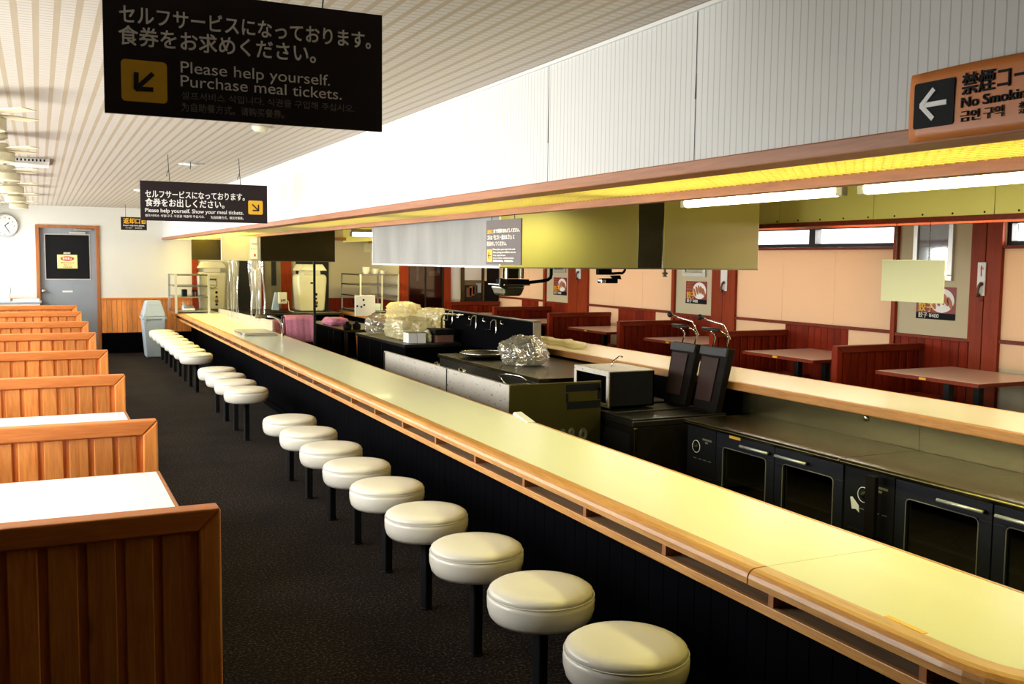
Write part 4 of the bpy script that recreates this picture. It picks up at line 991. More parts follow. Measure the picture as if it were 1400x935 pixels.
# ------------------------------------------------------------------ steel table row behind
st2 = thing('steel_table', 'steel sink table with a flat pink cloth pile, left of the black prep table', 'table', (3.57, 12.45, -.25))
MB().box(3.57, 4.2, 12.45, 14.4, .615, .65).build('tabletop', 'steel_brushed', st2, .004)
MB().box(3.60, 4.18, 12.7, 14.38, .10, .615).build('cabinet', 'black_base', st2)
for x in (3.61, 4.16):
    for y in (12.5, 14.3): MB().box(x-.02, x+.02, y-.02, y+.02, -.25, .615).build('leg', 'steel_dark', st2)
MB().box(3.60, 4.18, 12.5, 14.35, .02, .05).build('lower_shelf', 'steel_dark', st2)
for y in (13.0, 13.25): MB().box(3.585, 3.60, y, y+.025, .1, .6).build('rail', 'steel', st2)
def cloth_pile(name, loc, sx, sy, h, seed, n_):
    r = thing(name, 'flat pile of folded pink cloths on the steel table', 'cloth', loc)
    for k in range(n_):
        crumple('folded_cloth', 'pink_cloth', (loc[0]+.01*math.sin(k*3), loc[1]+.02*math.cos(k*2), loc[2]+k*h*.42), (sx*(1-.08*k), sy*(1-.06*k), h), seed+k, .25, 2.5, 4, parent=r, boxy=.6)
    return r
cloth_pile('cloth_pile', (3.76, 13.55, .652), .17, .30, .05, 51, 2)
p = aY(487, 462, 12.2)
o = MB().lathe([(.10, -.02), (.13, 0), (.14, .26), (.145, .27)], (3.80, 12.2, -.0), 20).build('food_bin', 'orange_brown', smooth=True); o.location.z = .0
tag(o, 'orange-brown tub standing between the steel table and the black prep table', 'tub')
o.data.transform(Matrix.Translation((0, 0, .32)))
ts = MB().box(3.62, 3.98, 12.02, 12.38, .26, .295); 
for x in (3.65, 3.95):
    for y in (12.05, 12.35): ts.box(x-.012, x+.012, y-.012, y+.012, -.25, .26)
o = ts.build('tub_stand', 'steel_dark'); tag(o, 'low dark stand under the orange-brown tub', 'stand')
jar = thing('glass_jar', 'tall greenish jar beside the orange-brown tub', 'jar', (3.68, 12.55, .05))
# kettle knobs: two small pots by the tub
for i, (a, b) in enumerate(((483, 453), (496, 452))):
    p = aZ(a, b, .652); y = 12.0+.0*i
    o = MB().lathe([(.05, 0), (.055, .01), (.055, .06), (.03, .075), (.02, .1), (.002, .105)], (3.64+.13*i, 12.54+.02*i, .652), 16).build('sauce_pot', 'dark_iron', smooth=True)
    tag(o, ('left', 'right')[i]+' small black pot on the near corner of the steel sink table', 'pot', 'small black pots')
bpy.data.objects.remove(jar)
# towels over rails
def towel(name, x0, x1, y, z0, z1, label, seed, depth=.16):
    r = thing(name, label, 'towel', (x0, y, z0), 'pink towels hung up')
    mb = MB()
    def fn(u, v):
        x = x0+(x1-x0)*u; q = v*2-1
        z = z1-abs(q)**1.3*(z1-z0) if abs(q) > .12 else z1
        yy = y+(depth/2)*(1 if q > 0 else -1)*min(1, abs(q)*5)
        return Vector((x+.006*math.sin(v*9+seed), yy+.005*math.sin(u*9+seed)+.002*math.sin(u*31), z-.008*math.sin(u*5+seed)*abs(q)))
    mb.grid(fn, 28, 30); mb.build('cloth', 'pink_cloth', r, smooth=True, solid=.006)
    rail = MB().cyl((x0-.04, y, z1-.02), (x1+.04, y, z1-.02), .012, 10); rail.build('rail', 'steel', r)
    for x in (x0-.03, x1+.03): MB().cyl((x, y, -.25), (x, y, z1-.02), .012, 8).build('rail_post', 'steel_dark', r)
    return r
ya = 11.8
a, b = aY(389, 431, ya), aY(427.5, 464, ya)
towel('hung_towel', a.x, b.x, ya, b.z-.03, a.z, 'large pink towel hung over a rail behind the near counter', 1, .18)
a, b = aY(361, 437, ya+1.4), aY(385.5, 465, ya+1.4)
towel('hung_towel', a.x, b.x, ya+1.4, b.z, a.z, 'smaller pink towel left of the large one, beside the arched tap', 4, .08)
# arched tap
ft = thing('tap', 'arched steel tap with a dull green handle in front of the pink towels', 'tap', (2.62, 10.6, .4))
U = lambda px, py: aY(px, py, 10.45)
pts = [U(386, 472), U(386, 455), U(385, 443), U(381, 436), U(374, 433), U(364, 432.5)]
MB().tube(pts, .014, 10).build('spout', 'chrome', ft, smooth=True)
pts = [U(364, 432.5), U(355, 432.5), U(349, 432.5)]
MB().tube(pts, [.02, .024, .018], 10).build('handle', 'olive_wall', ft, smooth=True)
sk = thing('sink_unit', 'low steel sink unit behind the near counter, under the pink towels', 'sink', (2.55, 9.3, -.25))
MB().box(2.56, 3.0, 9.25, 10.85, .33, .36).box(2.56, 2.58, 9.25, 10.85, .0, .33).box(2.98, 3.0, 9.25, 10.85, .0, .33).box(2.58, 2.98, 9.25, 9.27, 0, .33).build('basin_frame', 'steel_dark', sk, .004)
MB().box(2.62, 2.94, 9.4, 10.7, .361, .368).build('drain_board', 'steel_brushed', sk, .003)
for x in (2.60, 2.96):
    for y in (9.3, 10.8): MB().cyl((x, y, -.25), (x, y, .0), .02, 8).build('leg', 'steel_dark', sk)
MB().tube([(2.626, 10.45, .36), (2.626, 10.45, .62)], .014, 10).build('tap_riser', 'chrome', sk)

# ------------------------------------------------------------------ hoods
def hood(name, x0, x1, y0, y1, z0, label, split=None, fm='hood_steel'):
    r = thing(name, label, 'hood', (x0, y0, z0)); zt = CZ-.002; T = .012
    MB().box(x0, x0+T, y0+T, y1, z0, zt).build('side_panel', 'hood_side', r, .001)
    MB().box(x1-T, x1, y0+T, y1, z0, zt).build('side_panel', 'steel', r, .001)
    MB().box(x0, x1, y1, y1+T, z0, zt).build('back_panel', 'steel', r, .001)
    if split:
        a, b = split
        MB().box(x0, a-.002, y0, y0+T, z0, zt).build('front_panel', fm, r, .001)
        MB().box(a, b, y0+.012, y0+.03, z0, zt).build('filler_strip', 'steel_dark', r, .001)
        MB().box(b+.002, x1, y0, y0+T, z0, zt).build('front_panel', fm, r, .001)
    else: MB().box(x0, x1, y0, y0+T, z0, zt).build('front_panel', fm, r, .001)
    rim = MB().box(x0-.004, x0, y0, y1, z0, z0+.012).box(x0, x1, y0-.004, y0, z0, z0+.008); rim.build('drip_rim', 'steel', r)
    MB().box(x0+T, x1-T, y0+.03, y1, z0+.25, z0+.26).build('filter_panel', 'steel_dark', r)
    return r
hood('extractor_hood', 2.462, 4.39, 5.28, 7.75, 1.53, 'large steel extractor hood over the range and grill', (3.43, 3.62))
a, b = aY(355.5, 357, 12.0), aY(458, 358, 12.0)
hood('extractor_hood', a.x+.01, b.x, 12.0, 14.0, 1.535, 'smaller olive looking steel hood at the far end of the kitchen', fm='steel_brushed')
# box over the tray return with strip curtains
a, b = aY(303, 356, 12.0), aY(354.5, 357, 12.0)
bx = thing('duct_box', 'beige metal box under the soffit with a paper list on it', 'box', (a.x, 12.0, 1.54))
MB().box(a.x, b.x, 12.0, 12.05, 1.54, 1.829).build('casing', 'beige_metal', bx, .004)
p, q = aY(342, 325, 12.0), aY(352, 354, 12.0)
nt = thing('paper_list', 'white paper list with printed rows on the beige box', 'paper', (p.x, 11.99, q.z))
MB().box(p.x, q.x, 11.992, 11.998, q.z, min(p.z, 1.822)).build('sheet', 'white_plastic', nt)
lettering('下げ口', 'sign_black', nt, (p.x+.008, 11.991, p.z-.085), q.x-p.x-.016, .03); lettering('トレー', 'sign_black', nt, (p.x+.008, 11.991, p.z-.14), q.x-p.x-.016, .028)
MB().box((p.x+q.x)/2, (p.x+q.x)/2+.02, 11.989, 11.992, q.z+.03, q.z+.06).build('red_mark', 'red_print', nt)
for i, (u0, u1, seed, lb) in enumerate(((311, 327, 1, 'bunch of clear vinyl strips hanging from the beige box, left one'), (339, 361, 5, 'bunch of clear vinyl strips hanging from the beige box, right one'))):
    r = thing('strip_curtain', lb, 'strip curtain', (aY(u0, 358, 12.05).x, 12.05, .8), 'vinyl strip curtains')
    a, b = aY(u0, 358, 12.05).x, aY(u1, 358, 12.05).x; n_ = 7
    rnd = random.Random(seed)
    for k in range(n_):
        c = a+(b-a)*(k+.5)/n_; w_ = (b-a)/n_*.75; ph = rnd.random()*6; zb = .80+rnd.random()*.05; tw = (rnd.random()-.5)*1.5; dx = (rnd.random()-.5)*.05
        mb = MB()
        def fn(u, v):
            z = 1.545+(zb-1.545)*v; t = tw*v*2+.5*math.sin(v*6+ph); s_ = (u-.5)*w_
            return Vector((c+dx*v+s_*math.cos(t)+.008*math.sin(v*7+ph), 12.05+.012*k%.05+s_*math.sin(t), z))
        mb.grid(fn, 3, 24); mb.build('vinyl_strip', 'vinyl_strip', r, smooth=True)
ld = thing('return_ledge', 'pale ledge board along the back of the counter at the tray return', 'ledge', (2.5, 11, .70))
MB().hexa([(2.489, 11.75, .701), (2.514, 11.75, .701), (2.565, 16.0, .701), (2.54, 16.0, .701)], [(2.489, 11.75, .83), (2.514, 11.75, .83), (2.565, 16.0, .77), (2.54, 16.0, .77)]).build('board', 'ledge_board', ld, .002)
a, b = aY(262, 355, 14.5), aY(305, 356, 14.5)
o = MB().box(a.x, b.x, 14.5, 14.53, a.z, 1.829).build('steel_screen', 'steel_brushed', None, .002); tag(o, 'dark olive steel screen under the soffit, left of the beige box', 'screen')
# steel trays on the counter
a, b = aZ(327, 457, .702), aZ(378, 459, .702)
tr = thing('tray_stack', 'flat stack of steel trays lying on the near counter by the tray return', 'tray', (a.x, a.y, .702))
for k in range(3): MB().box(2.03+.004*k, 2.40-.004*k, 11.05+.01*k, 11.75-.01*k, .7025+k*.014, .712+k*.014).build('tray', ('silver_frame', 'steel_worn', 'silver_frame')[k], tr, .003)
MB().box(2.015, 2.03, 11.2, 11.6, .703, .735).build('end_lip', 'chrome', tr, .003)

# ------------------------------------------------------------------ counter-end shelf rack and what stands on it
def rack(name, x0, x1, y0, y1, z0, zs, label, leg=.02):
    r = thing(name, label, 'rack', (x0, y0, z0))
    for x in (x0, x1-leg):
        for y in (y0, y1-leg): MB().box(x, x+leg, y, y+leg, z0, zs[-1]).build('post', 'silver_frame', r)
    for z in zs: MB().box(x0+.002, x1-.002, y0+.002, y1-.002, z-.022, z-.002).build('shelf', 'steel', r)
    return r
rack('shelf_rack', 1.885, 2.41, 15.95, 16.85, .701, (.745, .965, 1.135, 1.31), 'small steel shelf rack on the far end of the near counter', .034)
ph = thing('desk_phone', 'pale desk phone on the bottom shelf of the counter rack', 'phone', (2.05, 16.1, .745))
MB().hexa([(2.02, 16.05, .744), (2.20, 16.05, .744), (2.20, 16.3, .744), (2.02, 16.3, .744)], [(2.03, 16.06, .775), (2.19, 16.06, .775), (2.19, 16.28, .82), (2.03, 16.28, .82)]).build('phone_body', 'white_plastic', ph, .006)
MB().tube([(2.045, 16.05, .80), (2.045, 16.12, .83), (2.05, 16.2, .845), (2.05, 16.28, .84)], [.022, .017, .017, .022], 10).build('handset', 'grey_plastic', ph, smooth=True)
o = MB().box(2.02, 2.09, 16.1, 16.25, .9651-.0, 1.07).build('black_canister', 'black_matte', None, .008); tag(o, 'small black box on the middle shelf of the counter rack', 'box')
o = MB().box(2.17, 2.19, 16.1, 16.22, .9651, 1.06).box(2.22, 2.24, 16.1, 16.22, .9651, 1.06).box(2.17, 2.24, 16.1, 16.22, 1.03, 1.06).build('wire_holder', 'steel_dark'); tag(o, 'dark wire holder on the middle shelf of the counter rack', 'holder')
# drink machines with hat shaped lids
def machine(x0, x1, y, zb, zt, label, emblem, dp=.40):
    r = thing('drink_dispenser', label, 'dispenser', ((x0+x1)/2, y, zb), 'cream drink dispensers'); cx = (x0+x1)/2; w_ = (x1-x0)/2
    def ring(z, s): return [(cx-w_*s, y, z), (cx+w_*s, y, z), (cx+w_*s, y+dp, z), (cx-w_*s, y+dp, z)]
    b = MB(); zz = [zb, zb+(zt-zb)*.05, zb+(zt-zb)*.62, zb+(zt-zb)*.72, zb+(zt-zb)*.78]; ss = [.80, .84, .98, .98, .90]
    vs_ = [[b.bm.verts.new(p) for p in ring(z, s)] for z, s in zip(zz, ss)]
    b.bm.faces.new(vs_[0]); b.bm.faces.new(vs_[-1])
    for A, B in zip(vs_, vs_[1:]):
        for k in range(4): b.bm.faces.new([A[k], A[(k+1) % 4], B[(k+1) % 4], B[k]])
    b.build('body', 'cream_plastic', r, .035, True, 4)
    MB().hexa(ring(zb+(zt-zb)*.775, .55), ring(zb+(zt-zb)*.86, .52)).build('neck', 'cream_plastic', r)
    MB().hexa([(p[0], p[1]-.02, p[2]) for p in ring(zb+(zt-zb)*.86, .98)], ring(zb+(zt-zb)*.995, .70)).build('hat_lid', 'cream_plastic', r, .01)
    for (fz, rr, mm) in ((.36, .022, 'black_matte'), (.27, .018, 'steel_dark'), (.18, .03, 'brown_box'), (.11, .02, 'black_matte')):
        MB().lathe([(rr, 0), (rr, .012), (rr*.6, .03)], (cx+.06, y+.004, zb+(zt-zb)*fz), 16, 'y').build('knob', mm, r, smooth=True)
        
    if emblem:
        cz = zb+(zt-zb)*.54
        MB().tube([(cx+.07*math.cos(t), y-.004, cz+.075*math.sin(t)) for t in [j*2*PI/28 for j in range(28)]], .005, 6, True).build('emblem_ring', 'sign_grey', r)
        MB().box(cx-.065, cx+.065, y-.008, y-.001, cz+.06, cz+.085).box(cx-.09, cx+.09, y-.006, y-.001, zb+(zt-zb)*.43, zb+(zt-zb)*.436).box(cx-.045, cx+.045, y-.006, y-.001, cz-.03, cz-.02).build('emblem', 'sign_grey', r)
        MB().box(cx-.085, cx+.085, y-.006, y-.001, cz+.11, cz+.122).build('brand_strip', 'beige_metal', r)
    else:
        cz = zb+(zt-zb)*.60
        MB().box(cx-.035, cx+.035, y-.006, y-.001, cz-.012, cz+.012).build('badge', 'black_matte', r)
    return r
MB_ = None
a, b = aY(271, 420, 16.88), aY(311, 420, 16.88)
machine(a.x, b.x, 16.88, .705, 1.51, 'cream drink dispenser with a round emblem, left of the vinyl strips', True, .19)
a, b = aY(407, 420, 16.0), aY(447.5, 420, 16.0)
machine(a.x, b.x, 16.0, .705, 1.485, 'cream drink dispenser behind the thin dark pole, under the far hood', False)
tbk = thing('back_table', 'dark worktop along the kitchen back wall carrying the drink dispensers', 'table', (2.42, 15.6, -.25))
MB().box(2.60, 4.45, 15.6, 17.1, .665, .70).build('tabletop', 'steel_dark', tbk, .004)
MB().box(2.62, 4.43, 15.75, 17.08, -.25, .665).build('cabinet', 'black_base', tbk)
p = aY(421, 357, 11.25)
o = MB().box(p.x-.012, p.x+.012, 10.95, 10.975, -.25, 1.54).build('support_pole', 'black_metal'); tag(o, 'thin dark pole in front of the far drink dispenser', 'pole')
# little control box on a slanted stand
ct = thing('call_box', 'cream control box on a slanted grey stand near the vinyl strips', 'control box', (3.3, 15.7, .7))
U = lambda px, py: aY(px, py, 15.75)
a, b = U(381, 399.5), U(392, 415)
MB().box(a.x, b.x, 15.72, 15.82, b.z, a.z).build('box', 'cream_plastic', ct, .008)
p0, p1, p2, p3 = U(374, 424), U(383, 424), U(382, 400), U(378.5, 400)
MB().prism([(v.x, 15.83, max(v.z, .701)) for v in (p0, p1, p2, p3)], (0, .1, 0)).build('stand', 'grey_plastic', ct)
MB().box(U(372, 420).x, U(392, 420).x, 15.7, 15.95, .7005, .712).build('stand_base', 'black_matte', ct)
q0 = U(392, 410); q1 = U(397, 422); MB().tube([(q0.x, 15.77, q0.z), (q0.x+.03, 15.76, q0.z-.03), (q1.x-.02, 15.75, .74), (q1.x+.06, 15.74, .712)], .008, 6).build('cable', 'cream_plastic', ct, smooth=True)
MB().box(a.x+.03, a.x+.05, 15.715, 15.72, b.z+.03, b.z+.07).box(a.x+.06, a.x+.10, 15.715, 15.72, b.z+.04, b.z+.07).build('buttons', 'brown_box', ct)
# doorways in the kitchen back wall
U = lambda px: aY(px, 390, BY).x
struct('door_5', MB().box(U(325), U(343), BY-.02, BY-.002, 0, 1.84), 'dark_room')
d = struct('door_6', MB().box(U(360), U(384), BY-.03, BY-.002, 0, 1.84), 'olive_wall')
MB().box(U(370.5), U(376.5), BY-.04, BY-.03, 1.1, 1.84).build('door_window', 'dark_room', d)
MB().box(U(383.5), U(397.5), BY-.06, BY, 0, 1.84).box(U(357), U(360), BY-.05, BY, 0, 1.84).build('door_frame', 'post_wood', d)
struct('trim_30', MB().box(U(397.5), U(404), BY-.02, BY-.002, 0, 1.84), 'cream_wall')
struct('door_7', MB().box(U(404), U(449), BY-.02, BY-.002, 0, 1.84), 'dark_room')
struct('wall_kitchen_back', MB().box(U(449), 5.42, BY-.012, BY-.001, .0, CZ).box(5.409, 5.419, RY, BY-.012, 0, CZ), 'cream_wall')
struct('wainscot_kitchen', MB().box(U(449), 5.40, BY-.03, BY-.012, .0, .88).box(5.39, 5.409, RY, BY-.03, 0, .88), 'dim_red_board')
struct('trim_31', MB().box(U(449), 5.40, BY-.20, BY-.012, 1.90, 1.95), 'trim_wood')
# rack on the far counter
r = rack('shelf_rack', 4.62, 5.28, 15.2, 16.3, .701, (.745, .99, 1.17, 1.335), 'brown-grey steel shelf rack at the far end of the second counter', .025)
MB().box(4.98, 5.0, 15.2, 15.22, .745, 1.32).build('post', 'silver_frame', r)
for i, (x, n_) in enumerate(((4.80, 3), (4.95, 2), (5.07, 1))):
    for k in range(n_):
        zb = 1.336+k*.028
        o = MB().lathe([(.032, .0), (.04, .006), (.066, .055), (.068, .056), (.06, .05), (.03, .008)][::1], (x, 15.45, zb), 20).build('rice_bowl', 'white_plastic', smooth=True)
        tag(o, ['white bowl in the left stack on top of the far shelf rack', 'white bowl in the middle stack on top of the far shelf rack', 'single white bowl right of the stacks on the far shelf rack'][i], 'bowl', ['left bowl stack on the far rack', 'middle bowl stack on the far rack', None][i])
for i, (x, lb) in enumerate(((4.70, 'cream carton on the lowest shelf of the far rack'), (4.85, 'grey carton on the lowest shelf of the far rack'))):
    o = MB().box(x, x+.13, 15.24, 15.5, .7455, .86).build('carton', ('cream_plastic', 'grey_plastic')[i], None, .004); tag(o, lb, 'carton')

# ------------------------------------------------------------------ fluorescent lamps in the kitchen
def tube_lamp(x, y0, y1, z, label):
    r = thing('fluorescent_lamp', label, 'lamp', (x, y0, z), 'kitchen fluorescent lamps')
    MB().hexa([(x-.04, y0, z+.035), (x+.04, y0, z+.035), (x+.04, y1, z+.035), (x-.04, y1, z+.035)], [(x-.06, y0, z+.075), (x+.06, y0, z+.075), (x+.06, y1, z+.075), (x-.06, y1, z+.075)]).build('housing', 'cream_plastic', r, .004)
    MB().cyl((x, y0+.05, z+.005), (x, y1-.05, z+.005), .027, 16).build('tube', 'tube_light', r, smooth=True)
    for y in (y0+.025, y1-.025): MB().box(x-.018, x+.018, y-.02, y+.02, z-.02, z+.04).build('lamp_holder', 'cream_plastic', r, .003)
    for y in (y0+.2, y1-.2): MB().cyl((x, y, z+.075), (x, y, CZ), .008, 8).build('rod', 'cream_plastic', r)
    area('kitchen_lamp_light', (x, (y0+y1)/2, z-.03), (0, 0, -1), .14, y1-y0-.1, 17, (1, .95, .27)).parent = None
    return r
tube_lamp(3.24, 3.32, 4.55, 1.90, 'bright fluorescent lamp under the soffit, left of the two near the camera')
tube_lamp(3.24, 1.95, 3.24, 1.90, 'bright fluorescent lamp under the soffit at the right edge of the photo')
lx = thing('fluorescent_lamp', 'fluorescent lamp seen in the gap between the two hoods', 'lamp', (4.5, 14.5, 1.9), 'kitchen fluorescent lamps')
p = aY(470, 319, 14.5)
MB().box(4.25, 5.15, 14.44, 14.56, p.z+.02, p.z+.07).build('housing', 'cream_plastic', lx, .004)
MB().cyl((4.28, 14.5, p.z-.01), (5.12, 14.5, p.z-.01), .03, 14).build('tube', 'tube_light', lx, smooth=True)
for x in (4.26, 5.14): MB().box(x-.02, x+.02, 14.47, 14.53, p.z-.04, p.z+.02).build('lamp_holder', 'cream_plastic', lx)
for x in (4.4, 5.0): MB().cyl((x, 14.5, p.z+.07), (x, 14.5, CZ), .008, 8).build('rod', 'cream_plastic', lx)
area('kitchen_lamp_light', (4.7, 14.5, p.z-.05), (0, .25, -1), .85, .05, 34, (1, .84, .25))
p = aY(505, 339, BY-.014); o = MB().box(p.x-.1, p.x+.1, BY-.02, BY-.0135, p.z-.075, p.z+.085).build('wall_note', 'paper_cream'); tag(o, 'pale note pinned to the yellowish back wall right of the far rack', 'note')
# lamps of the dining side hang in the ceiling
def downlight(x, y, label):
    r = thing('ceiling_light', label, 'ceiling light', (x, y, CZ), 'recessed ceiling lights')
    MB().lathe([(.07, 0), (.105, -.004), (.105, -.001)], (x, y, CZ-.001), 28).build('ring', 'white_plastic', r, smooth=True)
    MB().lathe([(.05, -.012), (.068, -.003), (.02, -.002)], (x, y, CZ-.001), 20).build('bulb_cover', 'white_plastic', r, smooth=True)
    return r
downlight(1.18, 8.71, 'round recessed ceiling light above the second hanging sign')
dl = thing('pull_cord', 'short dark cord hanging from the ceiling beside the round light', 'cord', (1.15, 8.6, 2.3))
MB().tube([(1.15, 8.55, CZ), (1.152, 8.55, 2.33), (1.148, 8.55, 2.30)], .004, 6).build('cord', 'wire', dl)
cs = thing('smoke_detector', 'small cream detector on the ceiling under the big hanging sign', 'detector', (1.22, 6.02, CZ))
MB().lathe([(.055, 0), (.055, -.012), (.04, -.03), (.02, -.034)], (1.22, 6.02, CZ-.0005), 22).build('housing', 'cream_plastic', cs, smooth=True)
cs = thing('smoke_detector', 'tiny pale disc on the ceiling left of the second hanging sign', 'detector', (1.09, 12.35, CZ))
MB().lathe([(.07, 0), (.07, -.01), (.05, -.02)], (1.09, 12.35, CZ-.0005), 20).build('housing', 'white_plastic', cs, smooth=True)
av = thing('air_vent', 'slotted white air vent on the ceiling beside the fans', 'vent', (.0, 9.2, CZ))
MB().box(-.20, .10, 8.9, 9.5, CZ-.03, CZ-.0005).build('vent_body', 'white_plastic', av, .004)
sl = MB()
for k in range(9): sl.box(-.17+k*.028, -.158+k*.028, 8.897, 8.9, CZ-.026, CZ-.008)
sl.build('slots', 'black_matte', av)

# ------------------------------------------------------------------ ceiling fans
def make_fan():
    r = thing('ceiling_fan', '', 'ceiling fan', (0, 0, 0), 'cream ceiling fans over the left booths')
    MB().lathe([(.07, -.0005), (.07, -.03), (.05, -.045), (.015, -.05)], seg=24).build('canopy', 'fan_cream', r, smooth=True)
    MB().cyl((0, 0, -.045), (0, 0, -.09), .012, 10).build('rod', 'fan_cream', r)
    MB().lathe([(.03, -.066), (.070, -.068), (.075, -.074), (.078, -.124), (.107, -.126), (.111, -.132), (.111, -.178), (.105, -.186), (.06, -.189), (.002, -.19)], seg=32).build('motor', 'fan_cream', r, smooth=False)
    MB().lathe([(.1, -.1245), (.112, -.1247), (.112, -.127)], seg=32).build('motor_band', 'beige_metal', r)
    for k in range(4):
        b = MB(); b.hexa([(.085, -.020, -.104), (.15, -.036, -.101), (.31, -.042, -.101), (.315, .04, -.107), (.15, .036, -.109), (.085, .020, -.106)], [(.085, -.020, -.100), (.15, -.036, -.096), (.31, -.042, -.096), (.315, .04, -.102), (.15, .036, -.104), (.085, .020, -.101)])
        bl = b.build('blade', 'fan_cream', r, .002); bl.rotation_euler.z = k*PI/2
    return r
fan0 = make_fan()
for i, y in enumerate((5.42, 7.2, 8.95, 10.7, 12.45, 14.2)):
    o = fan0 if i == 0 else copy_tree(fan0)
    o.location = (-.235+.004*i, y, CZ); o.rotation_euler.z = (.75, .80, .82, .76, .78, .70)[i]
    o['label'] = 'cream ceiling fan over the left booths, %s from the camera' % ('nearest in view', 'second', 'third', 'fourth', 'fifth', 'farthest')[i]

# ------------------------------------------------------------------ wall clock, bin, wash stand at the back wall
p = aY(6.5, 308.5, BY)
ckk = thing('wall_clock', 'round white wall clock left of the grey door', 'clock', (p.x, BY, p.z)); R_ = .19
MB().lathe([(R_, -.001), (R_, -.03), (R_-.012, -.045), (R_-.03, -.04), (R_-.03, -.03)], (p.x, BY, p.z), 40, 'y').build('rim', 'silver_frame', ckk, smooth=True)
for q in ckk.children: q.data.transform(Matrix.Scale(-1, 4, (0, 1, 0)))
MB().lathe([(R_-.032, 0), (R_-.032, .002)], (p.x, BY-.033, p.z), 40, 'y').build('dial', 'white_plastic', ckk)
for k in range(12):
    t = PI/2-(k+1)*PI/6; s_ = str(k+1); lettering(s_, 'sign_grey', ckk, (p.x+.128*math.cos(t), BY-.0365, p.z+.128*math.sin(t)-.013), .03 if k > 8 else .016, .034, bold=.0004, align='CENTER', name='numeral')
for (ang, ln, wd) in ((PI/2-.9, .075, .006), (PI/2-2.6, .11, .004)):
    MB().tube([(p.x, BY-.041, p.z), (p.x+ln*math.cos(ang), BY-.041, p.z+ln*math.sin(ang))], wd, 6).build('hand', 'black_matte', ckk)
bn = thing('trash_bin', 'grey plastic bin with a domed lid at the end of the counter', 'bin', (1.58, 16.35, 0))
def rr_(x0, x1, y0, y1, z): return [(x0, y0, z), (x1, y0, z), (x1, y1, z), (x0, y1, z)]
MB().hexa(rr_(1.475, 1.725, 16.20, 16.52, .002), rr_(1.43, 1.77, 16.14, 16.58, .60)).build('bin_body', 'grey_plastic', bn, .02, False, 3)
MB().hexa(rr_(1.415, 1.785, 16.12, 16.60, .60), rr_(1.415, 1.785, 16.12, 16.60, .645)).build('bin_rim', 'grey_plastic', bn, .012)
MB().hexa(rr_(1.425, 1.775, 16.13, 16.59, .646), rr_(1.49, 1.71, 16.22, 16.50, .89)).build('dome_lid', 'grey_plastic', bn, .02, False, 3)
MB().hexa(rr_(1.50, 1.70, 16.16, 16.23, .68), rr_(1.525, 1.675, 16.20, 16.24, .85)).build('flap', 'grey_plastic', bn, .006)
for x in (1.45, 1.72): MB().box(x, x+.03, 16.105, 16.13, .56, .65).build('lid_clip', 'grey_plastic', bn, .004)
ws = thing('side_cabinet', 'low pale cabinet against the back wall under the clock', 'cabinet', (-.5, 16.6, 0))
MB().box(LX+.01, .0, 16.5, BY-.035, .0, .855).build('body', 'white_laminate', ws, .004)
MB().box(LX+.01, .02, 16.48, BY-.035, .855, .875).build('top', 'grey_plastic', ws, .003)
wd_ = thing('water_dispenser', 'white box with a curved white neck under the clock', 'dispenser', (-.6, 16.7, .876))
MB().box(-.72, -.41, 16.62, 16.95, .876, .985).build('box', 'white_plastic', wd_, .008)
MB().tube([(-.42, 16.75, .985), (-.405, 16.75, 1.04), (-.41, 16.75, 1.09), (-.44, 16.75, 1.14)], .012, 8).build('neck', 'grey_plastic', wd_, smooth=True)
MB().tube([(-.395, 16.78, 1.13), (-.425, 16.78, 1.19)], .006, 6).tube([(-.395, 16.78, 1.14), (-.29, 16.78, 1.135)], .006, 6).build('lever', 'grey_plastic', wd_)
ty = thing('serving_tray', 'white shallow tray beside the grey door on the side cabinet', 'tray', (-.2, 16.7, .876))
MB().box(-.37, -.01, 16.55, 16.9, .876, .885).build('base', 'white_plastic', ty)
MB().box(-.37, -.01, 16.55, 16.56, .885, .91).box(-.37, -.01, 16.89, 16.90, .885, .91).box(-.37, -.36, 16.56, 16.89, .885, .91).box(-.02, -.01, 16.56, 16.89, .885, .91).build('sides', 'white_plastic', ty)

# ------------------------------------------------------------------ under-hood fittings
def heat_lamp(name, px0, px1, py0, py1, y, label, big):
    r = thing(name, label, 'lamp', (0, 0, 0)); a, b = aY(px0, py0, y), aY(px1, py1, y); w_, h_ = b.x-a.x, a.z-b.z; cx = (a.x+b.x)/2
    r.location = (cx, y, b.z)
    return r, a, b, w_, h_, cx
yh = 6.15
U = lambda zx, zy: aY(660+zx/11.667, 360+zy/11.667, yh)
hl = thing('burner_hood_lamp', 'square steel lamp pan on a pipe arm below the hood', 'lamp', (U(570, 350).x, yh, U(570, 530).z))
a, b = U(330, 355), U(695, 525)
def rq(x0, x1, y0, y1, z): return [(x0, y0, z), (x1, y0, z), (x1, y1, z), (x0, y1, z)]
MB().hexa(rq(a.x+.02, b.x-.02, yh+.03, yh+.20, b.z), rq(a.x, b.x, yh, yh+.23, a.z)).build('pan', 'steel', hl, .02, False, 3)
MB().box(a.x-.005, b.x+.02, yh-.02, yh+.25, a.z, a.z+.012).build('pan_rim', 'steel', hl, .003)
c = U(400, 255); e = U(745, 330)
MB().box(c.x, e.x, yh+.0, yh+.2, a.z+.012, c.z).build('frame', 'dark_iron', hl, .006)
g = U(270, 370); h_ = U(395, 260)
MB().prism([(g.x, yh, g.z), (g.x+.005, yh, g.z+.06), (h_.x, yh, h_.z), (h_.x, yh, h_.z-.075)], (0, .02, 0)).build('side_flap', 'steel_dark', hl, .003)
a2, b2 = U(400, 90), U(735, 245)
MB().box(a2.x, b2.x, yh+.08, yh+.10, b2.z, 1.79).build('bracket_plate', 'steel_brushed', hl)
